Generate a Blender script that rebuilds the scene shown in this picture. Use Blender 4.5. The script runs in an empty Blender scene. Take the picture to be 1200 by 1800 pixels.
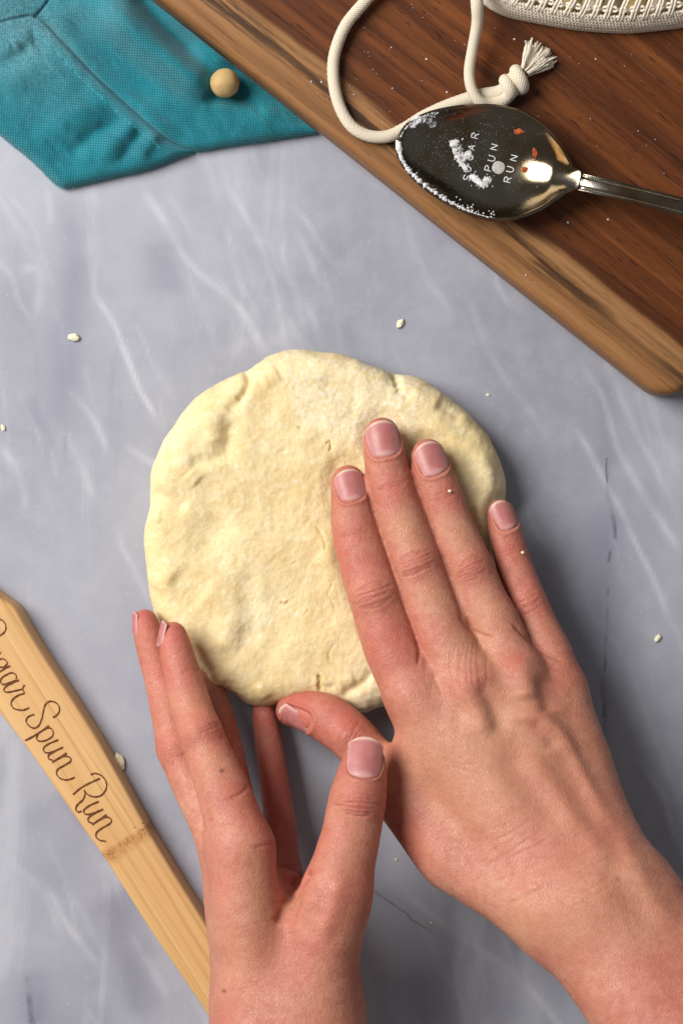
import bpy, bmesh, math, random
import numpy as np
from mathutils import Vector, Matrix
from mathutils.bvhtree import BVHTree

# ---------------------------------------------------------------- camera, world, lamps
SC = bpy.context.scene
COL = SC.collection
H = 750.0          # camera height above the marble, mm
K = 0.2            # mm of marble per photograph pixel
MM = 0.001

cam_d = bpy.data.cameras.new('camera')
cam = bpy.data.objects.new('camera', cam_d)
COL.objects.link(cam)
cam.location = (0, 0, H * MM)
cam.rotation_euler = (0, 0, 0)
cam_d.sensor_fit = 'VERTICAL'
cam_d.sensor_height = 36.0
cam_d.sensor_width = 24.0
cam_d.lens = 36.0 * H / (1800 * K)
cam_d.clip_start = 0.01
cam_d.clip_end = 20.0
cam_d.dof.use_dof = True
cam_d.dof.focus_distance = 0.725
cam_d.dof.aperture_fstop = 18.0
SC.camera = cam

world = bpy.data.worlds.new('World')
SC.world = world
world.use_nodes = True
world.node_tree.nodes['Background'].inputs[0].default_value = (0.97, 0.975, 1.0, 1)
world.node_tree.nodes['Background'].inputs[1].default_value = 0.195


def area_lamp(name, loc, target, size, power, color):
    d = bpy.data.lights.new(name, 'AREA')
    d.shape = 'ELLIPSE'
    d.size, d.size_y = size
    d.energy = power
    d.color = color
    o = bpy.data.objects.new(name, d)
    COL.objects.link(o)
    o.location = loc
    o.rotation_euler = (Vector(target) - Vector(loc)).to_track_quat('-Z', 'Y').to_euler()
    return o


area_lamp('window_light', (-0.78, 0.40, 0.86), (0.0, 0.0, 0.0), (0.80, 0.80), 23.5, (1.0, 0.975, 0.95))

SC.view_settings.view_transform = 'Standard'
SC.view_settings.look = 'None'
SC.view_settings.exposure = 0.0
SC.view_settings.gamma = 1.0
SC.cycles.use_denoising = True
SC.cycles.max_bounces = 6
SC.cycles.diffuse_bounces = 3
SC.cycles.glossy_bounces = 3
SC.cycles.use_adaptive_sampling = True
SC.cycles.adaptive_threshold = 0.015

rng = np.random.default_rng(7)
random.seed(7)

# ---------------------------------------------------------------- helpers


def P(px, py, z=0.0):
    """photograph pixel + height in mm -> place on the table in mm"""
    s = K * (H - z) / H
    return np.array([(px - 600.0) * s, (900.0 - py) * s, z], float)


def to_px(v):
    s = K * (H - v[:, 2]) / H
    return np.stack([600 + v[:, 0] / s, 900 - v[:, 1] / s], 1)


def smooth_path(pts, n=8, closed=False):
    """Catmull-Rom through pts (any dimension)"""
    pts = np.asarray(pts, float)
    m = len(pts)
    out = []
    rngs = range(m) if closed else range(m - 1)
    for i in rngs:
        if closed:
            p0, p1, p2, p3 = pts[(i - 1) % m], pts[i], pts[(i + 1) % m], pts[(i + 2) % m]
        else:
            p1, p2 = pts[i], pts[i + 1]
            p0 = pts[i - 1] if i > 0 else 2 * p1 - p2
            p3 = pts[i + 2] if i + 2 < m else 2 * p2 - p1
        for k in range(n):
            t = k / n
            out.append(0.5 * ((2 * p1) + (-p0 + p2) * t + (2 * p0 - 5 * p1 + 4 * p2 - p3) * t * t
                              + (-p0 + 3 * p1 - 3 * p2 + p3) * t ** 3))
    if not closed:
        out.append(pts[-1])
    return np.array(out)


def polydist(q, poly):
    """distance of 2-D points to a polyline, and the parameter along it 0..1"""
    poly = np.asarray(poly, float)
    best = np.full(len(q), 1e9)
    tb = np.zeros(len(q))
    n = len(poly) - 1
    for i in range(n):
        a, b = poly[i], poly[i + 1]
        ab = b - a
        t = np.clip(((q - a) @ ab) / max(ab @ ab, 1e-9), 0, 1)
        d = np.hypot(*(q - a - t[:, None] * ab).T)
        m = d < best
        best[m] = d[m]
        tb[m] = (i + t[m]) / n
    return best, tb


_perm = np.random.default_rng(3).permutation(256)
_perm = np.concatenate([_perm, _perm, _perm])
_grad = np.random.default_rng(4).normal(size=(256, 3))
_grad /= np.linalg.norm(_grad, axis=1)[:, None]


def noise(p):
    """Perlin noise of points (n,3), about -0.6..0.6"""
    i = np.floor(p).astype(int)
    f = p - i
    i &= 255
    u = f * f * f * (f * (f * 6 - 15) + 10)
    res = 0
    for dx in (0, 1):
        for dy in (0, 1):
            for dz in (0, 1):
                g = _grad[_perm[_perm[_perm[i[:, 0] + dx] + i[:, 1] + dy] + i[:, 2] + dz]]
                w = (u[:, 0] if dx else 1 - u[:, 0]) * (u[:, 1] if dy else 1 - u[:, 1]) * (u[:, 2] if dz else 1 - u[:, 2])
                res = res + w * ((f - (dx, dy, dz)) * g).sum(1)
    return res


def fbm(p, oct=4, gain=0.5):
    r, a = 0, 1.0
    for k in range(oct):
        r = r + a * noise(p * (2 ** k) + 17.3 * k)
        a *= gain
    return r


def sstep(a, b, x):
    t = np.clip((x - a) / (b - a), 0, 1)
    return t * t * (3 - 2 * t)


def mesh_obj(name, verts, faces, mat, parent=None, smooth=True, attrs=None, uv=None):
    """verts in mm -> ONE mesh object"""
    me = bpy.data.meshes.new(name)
    verts = np.asarray(verts, float)
    sizes = np.array([len(f) for f in faces], np.int64) if not isinstance(faces, np.ndarray) else np.full(len(faces), faces.shape[1], np.int64)
    flat = np.asarray(faces).ravel() if isinstance(faces, np.ndarray) else np.fromiter((i for f in faces for i in f), np.int64, int(sizes.sum()))
    me.vertices.add(len(verts))
    me.vertices.foreach_set('co', (verts * MM).astype(np.float32).ravel())
    me.loops.add(len(flat))
    me.loops.foreach_set('vertex_index', flat.astype(np.int32))
    me.polygons.add(len(sizes))
    me.polygons.foreach_set('loop_start', (np.cumsum(sizes) - sizes).astype(np.int32))
    me.update(calc_edges=True)
    if smooth:
        me.polygons.foreach_set('use_smooth', np.ones(len(me.polygons), bool))
    for k, a in (attrs or {}).items():
        at = me.attributes.new(k, 'FLOAT', 'POINT')
        at.data.foreach_set('value', np.asarray(a, np.float32))
    if uv is not None:
        l = me.uv_layers.new(name='UVMap')
        idx = np.zeros(len(me.loops), int)
        me.loops.foreach_get('vertex_index', idx)
        l.data.foreach_set('uv', np.asarray(uv, np.float32)[idx].ravel())
    me.update()
    if mat:
        me.materials.append(mat)
    o = bpy.data.objects.new(name, me)
    COL.objects.link(o)
    if parent:
        o.parent = parent
    return o


def tag(o, label=None, cat=None, group=None, kind=None):
    if label:
        o['label'] = label
    if cat:
        o['category'] = cat
    if group:
        o['group'] = group
    if kind:
        o['kind'] = kind
    return o


def empty(name, loc_mm):
    o = bpy.data.objects.new(name, None)
    COL.objects.link(o)
    o.location = Vector(loc_mm) * MM
    o.empty_display_size = 0.01
    bpy.context.view_layer.update()
    return o


def adopt(child, parent):
    child.parent = parent
    child.matrix_parent_inverse = Matrix.Translation(parent.location).inverted()
    return child


def tube(path, rad, seg=10, cap=True):
    """swept tube -> verts, faces, uv (u around, v along in mm)"""
    path = np.asarray(path, float)
    n = len(path)
    rad = np.broadcast_to(np.asarray(rad, float), (n,))
    t = np.gradient(path, axis=0)
    t /= np.linalg.norm(t, axis=1)[:, None] + 1e-9
    up = np.array([0, 0, 1.0])
    if abs(t[0] @ up) > 0.9:
        up = np.array([1.0, 0, 0])
    nrm = np.cross(t[0], up)
    nrm /= np.linalg.norm(nrm)
    NR = np.empty((n, 3))
    for i in range(n):
        nrm = nrm - t[i] * (nrm @ t[i])
        nrm = nrm / (math.sqrt(nrm @ nrm) + 1e-9)
        NR[i] = nrm
    BN = np.cross(t, NR)
    s = np.concatenate([[0], np.cumsum(np.linalg.norm(np.diff(path, axis=0), axis=1))])
    a = 2 * math.pi * np.arange(seg) / seg
    V = (path[:, None] + rad[:, None, None] * (np.cos(a)[None, :, None] * NR[:, None] + np.sin(a)[None, :, None] * BN[:, None])).reshape(-1, 3)
    UV = np.stack([np.tile(np.arange(seg) / seg, n), np.repeat(s, seg)], 1)
    F = grid_faces(seg, n, True)
    if cap:
        F.append(tuple(range(seg))[::-1])
        F.append(tuple((n - 1) * seg + k for k in range(seg)))
    return V, F, UV


class MB:
    """collects shapes for one mesh"""

    def __init__(self):
        self.v, self.f, self.uv, self.n = [], [], [], 0

    def add(self, v, f, uv=None):
        v = np.asarray(v, float)
        self.v.append(v)
        self.uv.append(np.zeros((len(v), 2)) if uv is None else uv)
        self.f += [tuple(i + self.n for i in q) for q in f]
        self.n += len(v)

    def build(self, name, mat, parent=None, smooth=True):
        return mesh_obj(name, np.concatenate(self.v), self.f, mat, parent, smooth, uv=np.concatenate(self.uv))


def grid_faces(nu, nv, wrap_u=False):
    j = np.arange(nu if wrap_u else nu - 1)
    j2 = (j + 1) % nu
    i = np.arange(nv - 1)[:, None] * nu
    return np.stack([i + j, i + j2, i + nu + j2, i + nu + j], -1).reshape(-1, 4).tolist()


# ---------------------------------------------------------------- node helpers
class NT:
    def __init__(self, name):
        self.m = bpy.data.materials.new(name)
        self.m.use_nodes = True
        self.t = self.m.node_tree
        self.b = self.t.nodes['Principled BSDF']
        self.out = self.t.nodes['Material Output']

    def n(self, typ, **kw):
        nd = self.t.nodes.new(typ)
        for k, v in kw.items():
            setattr(nd, k, v)
        return nd

    def put(self, sock, v):
        if isinstance(v, bpy.types.NodeSocket):
            self.t.links.new(v, sock)
        elif v is not None:
            if isinstance(v, (tuple, list)) and len(v) == 3 and sock.type == 'RGBA':
                v = (*v, 1)
            sock.default_value = v

    def coord(self, kind='Object'):
        return self.n('ShaderNodeTexCoord').outputs[kind]

    def attr(self, name):
        return self.n('ShaderNodeAttribute', attribute_name=name).outputs['Fac']

    def math(self, op, a, b=None, c=None, clamp=False):
        nd = self.n('ShaderNodeMath', operation=op, use_clamp=clamp)
        for i, v in enumerate((a, b, c)):
            if v is not None:
                self.put(nd.inputs[i], v)
        return nd.outputs[0]

    def vmath(self, op, a, b=None, out='Vector', scale=None):
        nd = self.n('ShaderNodeVectorMath', operation=op)
        self.put(nd.inputs[0], a)
        if b is not None:
            self.put(nd.inputs[1], b)
        if scale is not None:
            self.put(nd.inputs['Scale'], scale)
        return nd.outputs[out]

    def map(self, vec, loc=(0, 0, 0), rot=(0, 0, 0), scale=(1, 1, 1)):
        nd = self.n('ShaderNodeMapping')
        self.put(nd.inputs[0], vec)
        nd.inputs[1].default_value = loc
        nd.inputs[2].default_value = rot
        nd.inputs[3].default_value = scale
        return nd.outputs[0]

    def noise(self, vec, scale, detail=4, rough=0.55, dist=0.0, out='Fac'):
        nd = self.n('ShaderNodeTexNoise')
        self.put(nd.inputs['Vector'], vec)
        self.put(nd.inputs['Scale'], scale)
        nd.inputs['Detail'].default_value = detail
        nd.inputs['Roughness'].default_value = rough
        nd.inputs['Distortion'].default_value = dist
        return nd.outputs[out]

    def voronoi(self, vec, scale, feature='F1', out='Distance'):
        nd = self.n('ShaderNodeTexVoronoi', feature=feature)
        self.put(nd.inputs['Vector'], vec)
        self.put(nd.inputs['Scale'], scale)
        return nd.outputs[out]

    def ramp(self, fac, stops, interp='LINEAR'):
        nd = self.n('ShaderNodeValToRGB')
        cr = nd.color_ramp
        cr.interpolation = interp
        while len(cr.elements) < len(stops):
            cr.elements.new(0.5)
        for e, (p, c) in zip(cr.elements, stops):
            e.position = p
            e.color = (*c, 1) if len(c) == 3 else c
        self.put(nd.inputs[0], fac)
        return nd.outputs[0]

    def remap(self, v, a, b, c=0.0, d=1.0, smooth=True):
        nd = self.n('ShaderNodeMapRange', interpolation_type='SMOOTHSTEP' if smooth else 'LINEAR')
        self.put(nd.inputs[0], v)
        for i, x in enumerate((a, b, c, d)):
            nd.inputs[i + 1].default_value = x
        return nd.outputs[0]

    def mix(self, fac, a, b, blend='MIX'):
        nd = self.n('ShaderNodeMix', data_type='RGBA', blend_type=blend)
        self.put(nd.inputs[0], fac)
        self.put(nd.inputs[6], a)
        self.put(nd.inputs[7], b)
        return nd.outputs[2]

    def bump(self, height, strength, dist=0.0005, normal=None):
        nd = self.n('ShaderNodeBump')
        self.put(nd.inputs['Height'], height)
        nd.inputs['Strength'].default_value = strength
        nd.inputs['Distance'].default_value = dist
        if normal is not None:
            self.put(nd.inputs['Normal'], normal)
        return nd.outputs[0]

    def set(self, **kw):
        names = {'color': 'Base Color', 'rough': 'Roughness', 'metal': 'Metallic', 'normal': 'Normal',
                 'sss': 'Subsurface Weight', 'sss_r': 'Subsurface Radius', 'sss_s': 'Subsurface Scale',
                 'coat': 'Coat Weight', 'coat_r': 'Coat Roughness', 'ior': 'IOR', 'spec': 'Specular IOR Level',
                 'sheen': 'Sheen Weight', 'sheen_r': 'Sheen Roughness', 'sheen_c': 'Sheen Tint', 'aniso': 'Anisotropic'}
        for k, v in kw.items():
            self.put(self.b.inputs[names[k]], v)
        return self.m


def rgb(r, g, b):
    """sRGB 0-255 -> linear"""
    f = lambda c: c / 12.92 if c <= 0.04045 else ((c + 0.055) / 1.055) ** 2.4
    return (f(r / 255), f(g / 255), f(b / 255))

# ---------------------------------------------------------------- materials
LIGHT_VEINS = [
    ([(245, 318), (290, 395), (330, 460), (400, 520), (440, 570), (470, 625)], 6.5, .8),
    ([(400, 320), (440, 395), (470, 460), (490, 540), (505, 615)], 5.8, .7),
    ([(165, 510), (200, 570), (240, 670), (285, 755)], 5.0, .9),
    ([(120, 680), (165, 740), (190, 800)], 5.8, .6), ([(110, 750), (140, 810), (165, 880)], 5.8, .55),
    ([(520, 365), (545, 400), (580, 455)], 5.0, .6), ([(85, 330), (92, 400)], 7.2, .5),
    ([(1020, 640), (1060, 700), (1090, 800), (1150, 900), (1200, 980)], 5.8, .8), ([(1040, 560), (1100, 720), (1190, 900)], 5.8, .5),
    ([(1010, 750), (1050, 820), (1120, 960), (1190, 1120)], 5.0, .7), ([(70, 1540), (130, 1640), (175, 1700)], 5.8, .6),
    ([(700, 1560), (800, 1640), (930, 1730)], 6.5, .5), ([(880, 1690), (950, 1760), (1000, 1830)], 5.8, .5),
    ([(0, 780), (30, 830), (50, 900)], 6.5, .5), ([(40, 470), (70, 480), (65, 560)], 6.5, .4), ([(220, 780), (270, 815), (300, 830)], 5.8, .6),
    ([(700, 330), (740, 470), (800, 560)], 6.5, .35), ([(820, 520), (870, 640), (960, 760)], 5.8, .35),
    ([(380, 480), (430, 560), (460, 615)], 5.0, .6), ([(290, 330), (345, 430)], 5.0, .35), ([(150, 640), (165, 720)], 4.3, .4), ([(280, 700), (290, 760)], 3.6, .35),
    ([(0, 1500), (70, 1560), (110, 1640)], 7.2, .4), ([(230, 1640), (300, 1760)], 7.2, .35), ([(100, 1180), (150, 1240), (190, 1330)], 6.5, .3),
    ([(1100, 1150), (1150, 1300), (1190, 1400)], 7.2, .3)]
SOFT_VEINS = [
    ([(125, 330), (130, 500), (115, 680), (120, 760)], 34, .42), ([(290, 420), (288, 520)], 40, .4), ([(1075, 880), (1062, 1000), (1060, 1260)], 40, .5),
    ([(60, 1400), (110, 1480), (60, 1560)], 60, .4), ([(190, 1560), (250, 1700)], 46, .5), ([(100, 1380), (160, 1460)], 36, .5),
    ([(55, 1700), (60, 1810)], 40, .55), ([(1060, 640), (1070, 760), (1065, 830)], 26, .4), ([(650, 1560), (760, 1640)], 30, .35),
    ([(215, 1650), (260, 1790)], 30, .5), ([(10, 480), (10, 640)], 50, .25), ([(720, 1700), (760, 1800)], 40, .3)]


def mat_marble():
    N = NT('marble')
    co = N.coord()
    big = N.noise(N.map(co, rot=(0, 0, 0.45), scale=(7, 3.2, 1)), 1.0, 5, 0.6, 0.6)
    fine = N.noise(co, 90, 6, 0.65)
    base = N.ramp(big, [(0.30, rgb(138, 139, 150)), (0.5, rgb(158, 159, 169)), (0.7, rgb(175, 175, 183))])
    base = N.mix(N.remap(fine, 0.35, 0.7, 0, 0.22), base, rgb(186, 186, 193))
    brk = N.remap(N.noise(co, 60, 3), 0.35, 0.62, 0.35, 1.0)
    base = N.mix(N.math('MULTIPLY', N.attr('light_vein'), N.math('MULTIPLY', brk, 0.6)), base, rgb(214, 215, 220))
    st = N.noise(N.map(co, rot=(0, 0, 0.5), scale=(26, 6, 1)), 1.0, 5, 0.6, 1.0)
    base = N.mix(N.remap(st, 0.54, 0.70, 0, 0.40), base, rgb(200, 201, 207))
    base = N.mix(N.remap(st, 0.42, 0.28, 0, 0.22), base, rgb(126, 128, 142))
    base = N.mix(N.math('MULTIPLY', N.attr('soft_vein'), N.remap(N.noise(co, 45, 4), 0.3, 0.65, 0.3, 1.0)), base, rgb(104, 105, 126))
    wob = N.vmath('SUBTRACT', N.noise(co, 60, 3, 0.6, out='Color'), (0.5, 0.5, 0.5))
    c2 = N.vmath('MULTIPLY', N.vmath('ADD', co, N.vmath('SCALE', wob, scale=0.005)), (1, 1, 0))
    dark = None
    for pts, w in [([(660, 1565), (700, 1602), (757, 1638)], 4.0), ([(1078, 895), (1082, 945)], 6.0), ([(1073, 972), (1070, 990)], 5.0),
                   ([(1070, 1035), (1063, 1180)], 4.5), ([(1062, 1195), (1064, 1255)], 7.0), ([(50, 1722), (62, 1840)], 9.0),
                   ([(1066, 805), (1067, 845)], 3.0)]:
        for (p0, p1) in zip(pts[:-1], pts[1:]):
            A, B = P(*p0) * MM, P(*p1) * MM
            ab = B - A
            pa = N.vmath('SUBTRACT', c2, tuple(A))
            t = N.math('MULTIPLY', N.vmath('DOT_PRODUCT', pa, tuple(ab), out='Value'), 1.0 / float(ab @ ab), clamp=True)
            dd = N.vmath('LENGTH', N.vmath('SUBTRACT', pa, N.vmath('SCALE', tuple(ab), scale=t)), out='Value')
            v = N.math('DIVIDE', dd, w * K * MM)
            dark = v if dark is None else N.math('MINIMUM', dark, v)
    dark = N.remap(dark, 0.0, 1.0, 1.0, 0.0)
    dark = N.math('MULTIPLY', dark, N.remap(N.noise(co, 110, 4), 0.30, 0.58, 0.0, 0.5))
    base = N.mix(dark, base, rgb(52, 53, 70))
    speck = N.remap(N.noise(co, 900, 2, 0.5), 0.66, 0.75, 0, 0.35)
    base = N.mix(speck, base, rgb(205, 205, 215))
    rough = N.remap(N.noise(co, 35, 4), 0.3, 0.7, 0.30, 0.42)
    return N.set(color=base, rough=rough, spec=0.35, normal=N.bump(N.noise(co, 300, 4), 0.03, 0.0004))


def mat_skin():
    N = NT('skin')
    co = N.coord()
    red, pale = N.attr('red'), N.attr('pale')
    n1 = N.noise(co, 55, 5, 0.65)
    n2 = N.noise(co, 420, 4, 0.65)
    base = N.ramp(n1, [(0.3, rgb(176, 109, 90)), (0.5, rgb(191, 128, 105)), (0.72, rgb(204, 150, 125))])
    base = N.mix(N.remap(n2, 0.42, 0.66, 0, 0.38), base, rgb(170, 90, 76))
    base = N.mix(N.math('MULTIPLY', pale, 0.75), base, rgb(199, 150, 114))
    base = N.mix(N.math('MULTIPLY', red, N.remap(n1, 0.3, 0.7, 0.75, 1.0)), base, rgb(188, 80, 74))
    bl = N.remap(N.noise(co, 26, 4, 0.6), 0.48, 0.68, 0, 0.30)
    base = N.mix(bl, base, rgb(180, 88, 76))
    fre = N.remap(N.voronoi(co, 130), 0.10, 0.05, 0, 0.28)
    base = N.mix(N.math('MULTIPLY', fre, N.remap(N.noise(co, 60, 2), 0.5, 0.6)), base, rgb(150, 88, 64))
    # fine lattice of skin lines
    v1 = N.voronoi(N.map(co, rot=(0, 0, 0.5), scale=(1, 0.55, 0.8)), 1100, feature='DISTANCE_TO_EDGE')
    h = N.math('ADD', N.math('MULTIPLY', N.remap(v1, 0.0, 0.12), 0.6), N.math('ADD', N.math('MULTIPLY', N.noise(co, 1500, 3), 0.7), N.math('MULTIPLY', N.noise(N.map(co, rot=(0, 0, -0.5), scale=(1, 0.25, 1)), 2600, 3), 0.6)))
    cr = N.attr('crease')
    base = N.mix(N.math('MULTIPLY', cr, 0.22), base, rgb(150, 72, 58))  # wrinkles reddened: skin tone plus some shade put into the colour
    base = N.mix(N.attr('mole'), base, rgb(104, 52, 36))
    rough = N.remap(N.noise(co, 500, 3), 0.3, 0.7, 0.40, 0.56)
    return N.set(color=base, rough=rough, sss=0.20, sss_r=(1.0, 0.33, 0.18), sss_s=0.0045, spec=0.36,
                 normal=N.bump(h, 0.38, 0.00035))


def mat_nail():
    N = NT('fingernail')
    co = N.coord()
    tip, lun = N.attr('tip'), N.attr('lunula')
    n = N.noise(co, 240, 4)
    base = N.ramp(n, [(0.3, rgb(172, 102, 100)), (0.7, rgb(190, 122, 116))])
    base = N.mix(lun, base, rgb(214, 170, 162))
    base = N.mix(tip, base, rgb(226, 198, 178))
    return N.set(color=base, rough=0.42, spec=0.42, coat=0.05, coat_r=0.25, sss=0.12, sss_r=(1, .4, .3), sss_s=0.002,
                 normal=N.bump(N.noise(co, 600, 2), 0.05, 0.0002))


def mat_dough():
    N = NT('pastry_dough')
    co = N.coord()
    n1 = N.noise(co, 55, 5, 0.6)
    n2 = N.noise(co, 260, 5, 0.65, 0.5)
    n3 = N.noise(co, 900, 4, 0.6)
    base = N.ramp(n1, [(0.28, rgb(220, 194, 138)), (0.5, rgb(229, 207, 156)), (0.72, rgb(235, 217, 172))])
    n4 = N.noise(co, 420, 5, 0.7, 0.8)
    base = N.mix(N.remap(n2, 0.53, 0.68, 0, 0.55), base, rgb(240, 226, 190))
    base = N.mix(N.remap(n4, 0.55, 0.66, 0, 0.45), base, rgb(243, 232, 204))
    base = N.mix(N.remap(n4, 0.43, 0.34, 0, 0.35), base, rgb(204, 170, 108))
    base = N.mix(N.remap(n2, 0.44, 0.30, 0, 0.3), base, rgb(214, 178, 106))
    cr = N.attr('crack')
    base = N.mix(N.math('MULTIPLY', cr, 0.6), base, rgb(196, 160, 92))
    sp = N.remap(N.voronoi(co, 60), 0.040, 0.02, 0, 0.5)
    base = N.mix(sp, base, rgb(170, 130, 70))
    du = N.math('MULTIPLY', N.remap(N.noise(co, 22, 3), 0.50, 0.66, 0, 0.5), N.remap(N.noise(co, 700, 5, 0.7), 0.40, 0.62))
    base = N.mix(du, base, rgb(246, 240, 224))
    h = N.math('ADD', N.math('MULTIPLY', n2, 0.9), N.math('ADD', N.math('MULTIPLY', n3, 0.6), N.math('MULTIPLY', N.noise(co, 2200, 3), 0.35)))
    return N.set(color=base, rough=0.6, sss=0.25, sss_r=(1, .75, .4), sss_s=0.004, spec=0.25,
                 normal=N.bump(h, 0.36, 0.0008))


def mat_board():
    N = NT('walnut_board')
    co = N.coord()      # x along the grain, y across it from the near edge, metres
    sep = N.n('ShaderNodeSeparateXYZ')
    N.put(sep.inputs[0], co)
    x, y, z = sep.outputs
    wob = N.noise(N.map(co, scale=(9, 18, 9)), 1.0, 4, 0.55)
    yy = N.math('ADD', y, N.math('MULTIPLY', N.math('SUBTRACT', wob, 0.5), 0.012))
    # growth rings: cathedral figure from a cone-like distance
    xx = N.math('ADD', x, 0.10)
    d = N.math('ADD', N.math('MULTIPLY', N.math('SUBTRACT', yy, 0.125), 1.0), 0.0)
    r = N.math('SQRT', N.math('ADD', N.math('POWER', d, 2.0), N.math('ADD', N.math('POWER', N.math('MULTIPLY', xx, 0.16), 2.0), 0.00012)))
    rw = N.math('ADD', r, N.math('MULTIPLY', N.noise(N.map(co, scale=(12, 70, 30)), 1.0, 4, 0.6), 0.006))
    ring = N.math('FRACT', N.math('MULTIPLY', rw, 175.0))
    ringc = N.remap(ring, 0.0, 1.0, 0, 1, smooth=False)
    streak = N.noise(N.map(co, scale=(18, 520, 240)), 1.0, 6, 0.7)
    streak2 = N.noise(N.map(co, scale=(5, 110, 60)), 1.0, 5, 0.6, 0.4)
    heart = N.ramp(streak2, [(0.25, rgb(60, 30, 14)), (0.45, rgb(92, 48, 21)), (0.6, rgb(114, 63, 28)), (0.8, rgb(138, 82, 40))])
    heart = N.mix(N.remap(ringc, 0.45, 1.0, 0, 0.42), heart, rgb(56, 29, 15))
    heart = N.mix(N.remap(streak, 0.42, 0.30, 0, 0.55), heart, rgb(44, 22, 12))
    heart = N.mix(N.remap(streak, 0.58, 0.75, 0, 0.35), heart, rgb(158, 98, 54))
    sap = N.ramp(streak2, [(0.25, rgb(110, 73, 42)), (0.5, rgb(146, 102, 62)), (0.75, rgb(174, 130, 86))])
    sap = N.mix(N.remap(streak, 0.45, 0.30, 0, 0.65), sap, rgb(104, 66, 36))
    # dark mineral streak in the pale edge
    lane = N.math('ABSOLUTE', N.math('SUBTRACT', yy, N.math('ADD', 0.0105, N.math('MULTIPLY', N.math('ADD', x, 0.05), -0.010))))
    mz = N.math('MULTIPLY', N.remap(lane, 0.0065, 0.0005, 0, 1.0), N.remap(N.noise(N.map(co, scale=(20, 330, 100)), 1.0, 5, 0.65), 0.40, 0.56))
    mz = N.math('MULTIPLY', mz, N.remap(N.noise(N.map(co, scale=(9, 9, 9)), 1.0, 2), 0.28, 0.46, 0.15, 1.0))
    sap = N.mix(N.math('MULTIPLY', mz, 0.92), sap, rgb(58, 39, 25))
    lim = N.math('ADD', yy, N.math('MULTIPLY', N.math('SUBTRACT', streak2, 0.5), 0.007))
    f = N.remap(lim, 0.0172, 0.0192)
    base = N.mix(f, sap, heart)
    edge = N.math('MULTIPLY', N.remap(lim, 0.0165, 0.0190), N.remap(lim, 0.0222, 0.0195))
    base = N.mix(N.math('MULTIPLY', edge, 0.6), base, rgb(58, 30, 16))
    # pores
    pore = N.noise(N.map(co, scale=(130, 1500, 600)), 1.0, 3, 0.55)
    pm = N.remap(pore, 0.40, 0.30, 0, 0.85)
    base = N.mix(N.math('MULTIPLY', pm, N.remap(f, 0.0, 1.0, 0.35, 1.0)), base, rgb(40, 20, 10))
    hgt = N.math('SUBTRACT', N.math('MULTIPLY', streak, 0.5), N.math('MULTIPLY', pm, 0.6))
    rough = N.remap(streak, 0.3, 0.7, 0.42, 0.58)
    return N.set(color=base, rough=rough, spec=0.22, normal=N.bump(hgt, 0.35, 0.0004))


def mat_bamboo():
    N = NT('bamboo')
    co = N.coord()       # x along the handle
    sep = N.n('ShaderNodeSeparateXYZ')
    N.put(sep.inputs[0], co)
    x, y, z = sep.outputs
    s1 = N.noise(N.map(co, scale=(7, 520, 260)), 1.0, 4, 0.6)
    s2 = N.noise(N.map(co, scale=(16, 1500, 700)), 1.0, 3, 0.6)
    big = N.noise(N.map(co, scale=(5, 50, 20)), 1.0, 3)
    base = N.ramp(big, [(0.3, rgb(206, 160, 102)), (0.7, rgb(220, 178, 124))])
    base = N.mix(N.remap(s1, 0.48, 0.70, 0, 0.55), base, rgb(176, 122, 62))
    base = N.mix(N.remap(s2, 0.40, 0.28, 0, 0.45), base, rgb(158, 104, 54))
    base = N.mix(N.remap(s2, 0.60, 0.75, 0, 0.5), base, rgb(232, 198, 142))
    # the bamboo node: a speckled dark band
    dz = N.math('ADD', N.math('SUBTRACT', x, NODE_X * MM), N.math('MULTIPLY', N.math('SUBTRACT', N.noise(co, 90, 2), 0.5), 0.004))
    band = N.math('MULTIPLY', N.remap(dz, -0.001, 0.0006), N.remap(dz, 0.0060, 0.0010))
    fl = N.remap(N.noise(N.map(co, scale=(700, 2600, 1500)), 1.0, 2, 0.5), 0.52, 0.62)
    base = N.mix(N.math('MULTIPLY', band, N.math('MULTIPLY', fl, 0.75)), base, rgb(134, 84, 42))
    base = N.mix(N.math('MULTIPLY', band, 0.45), base, rgb(166, 108, 54))
    vor = N.n('ShaderNodeTexVoronoi', feature='F1')
    N.put(vor.inputs['Vector'], co)
    vor.inputs['Scale'].default_value = 720
    dots = N.remap(vor.outputs['Distance'], 0.26, 0.18, 0, 0.9)
    pick = N.math('GREATER_THAN', N.vmath('DOT_PRODUCT', vor.outputs['Color'], (1, 0, 0), out='Value'), 0.4)
    d2 = N.math('MULTIPLY', N.remap(dz, -0.0020, -0.0012), N.remap(dz, 0.0026, 0.0012))
    base = N.mix(N.math('MULTIPLY', N.math('MULTIPLY', dots, d2), pick), base, rgb(66, 36, 18))
    return N.set(color=base, rough=0.46, spec=0.4, normal=N.bump(s2, 0.12, 0.0003))


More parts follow.
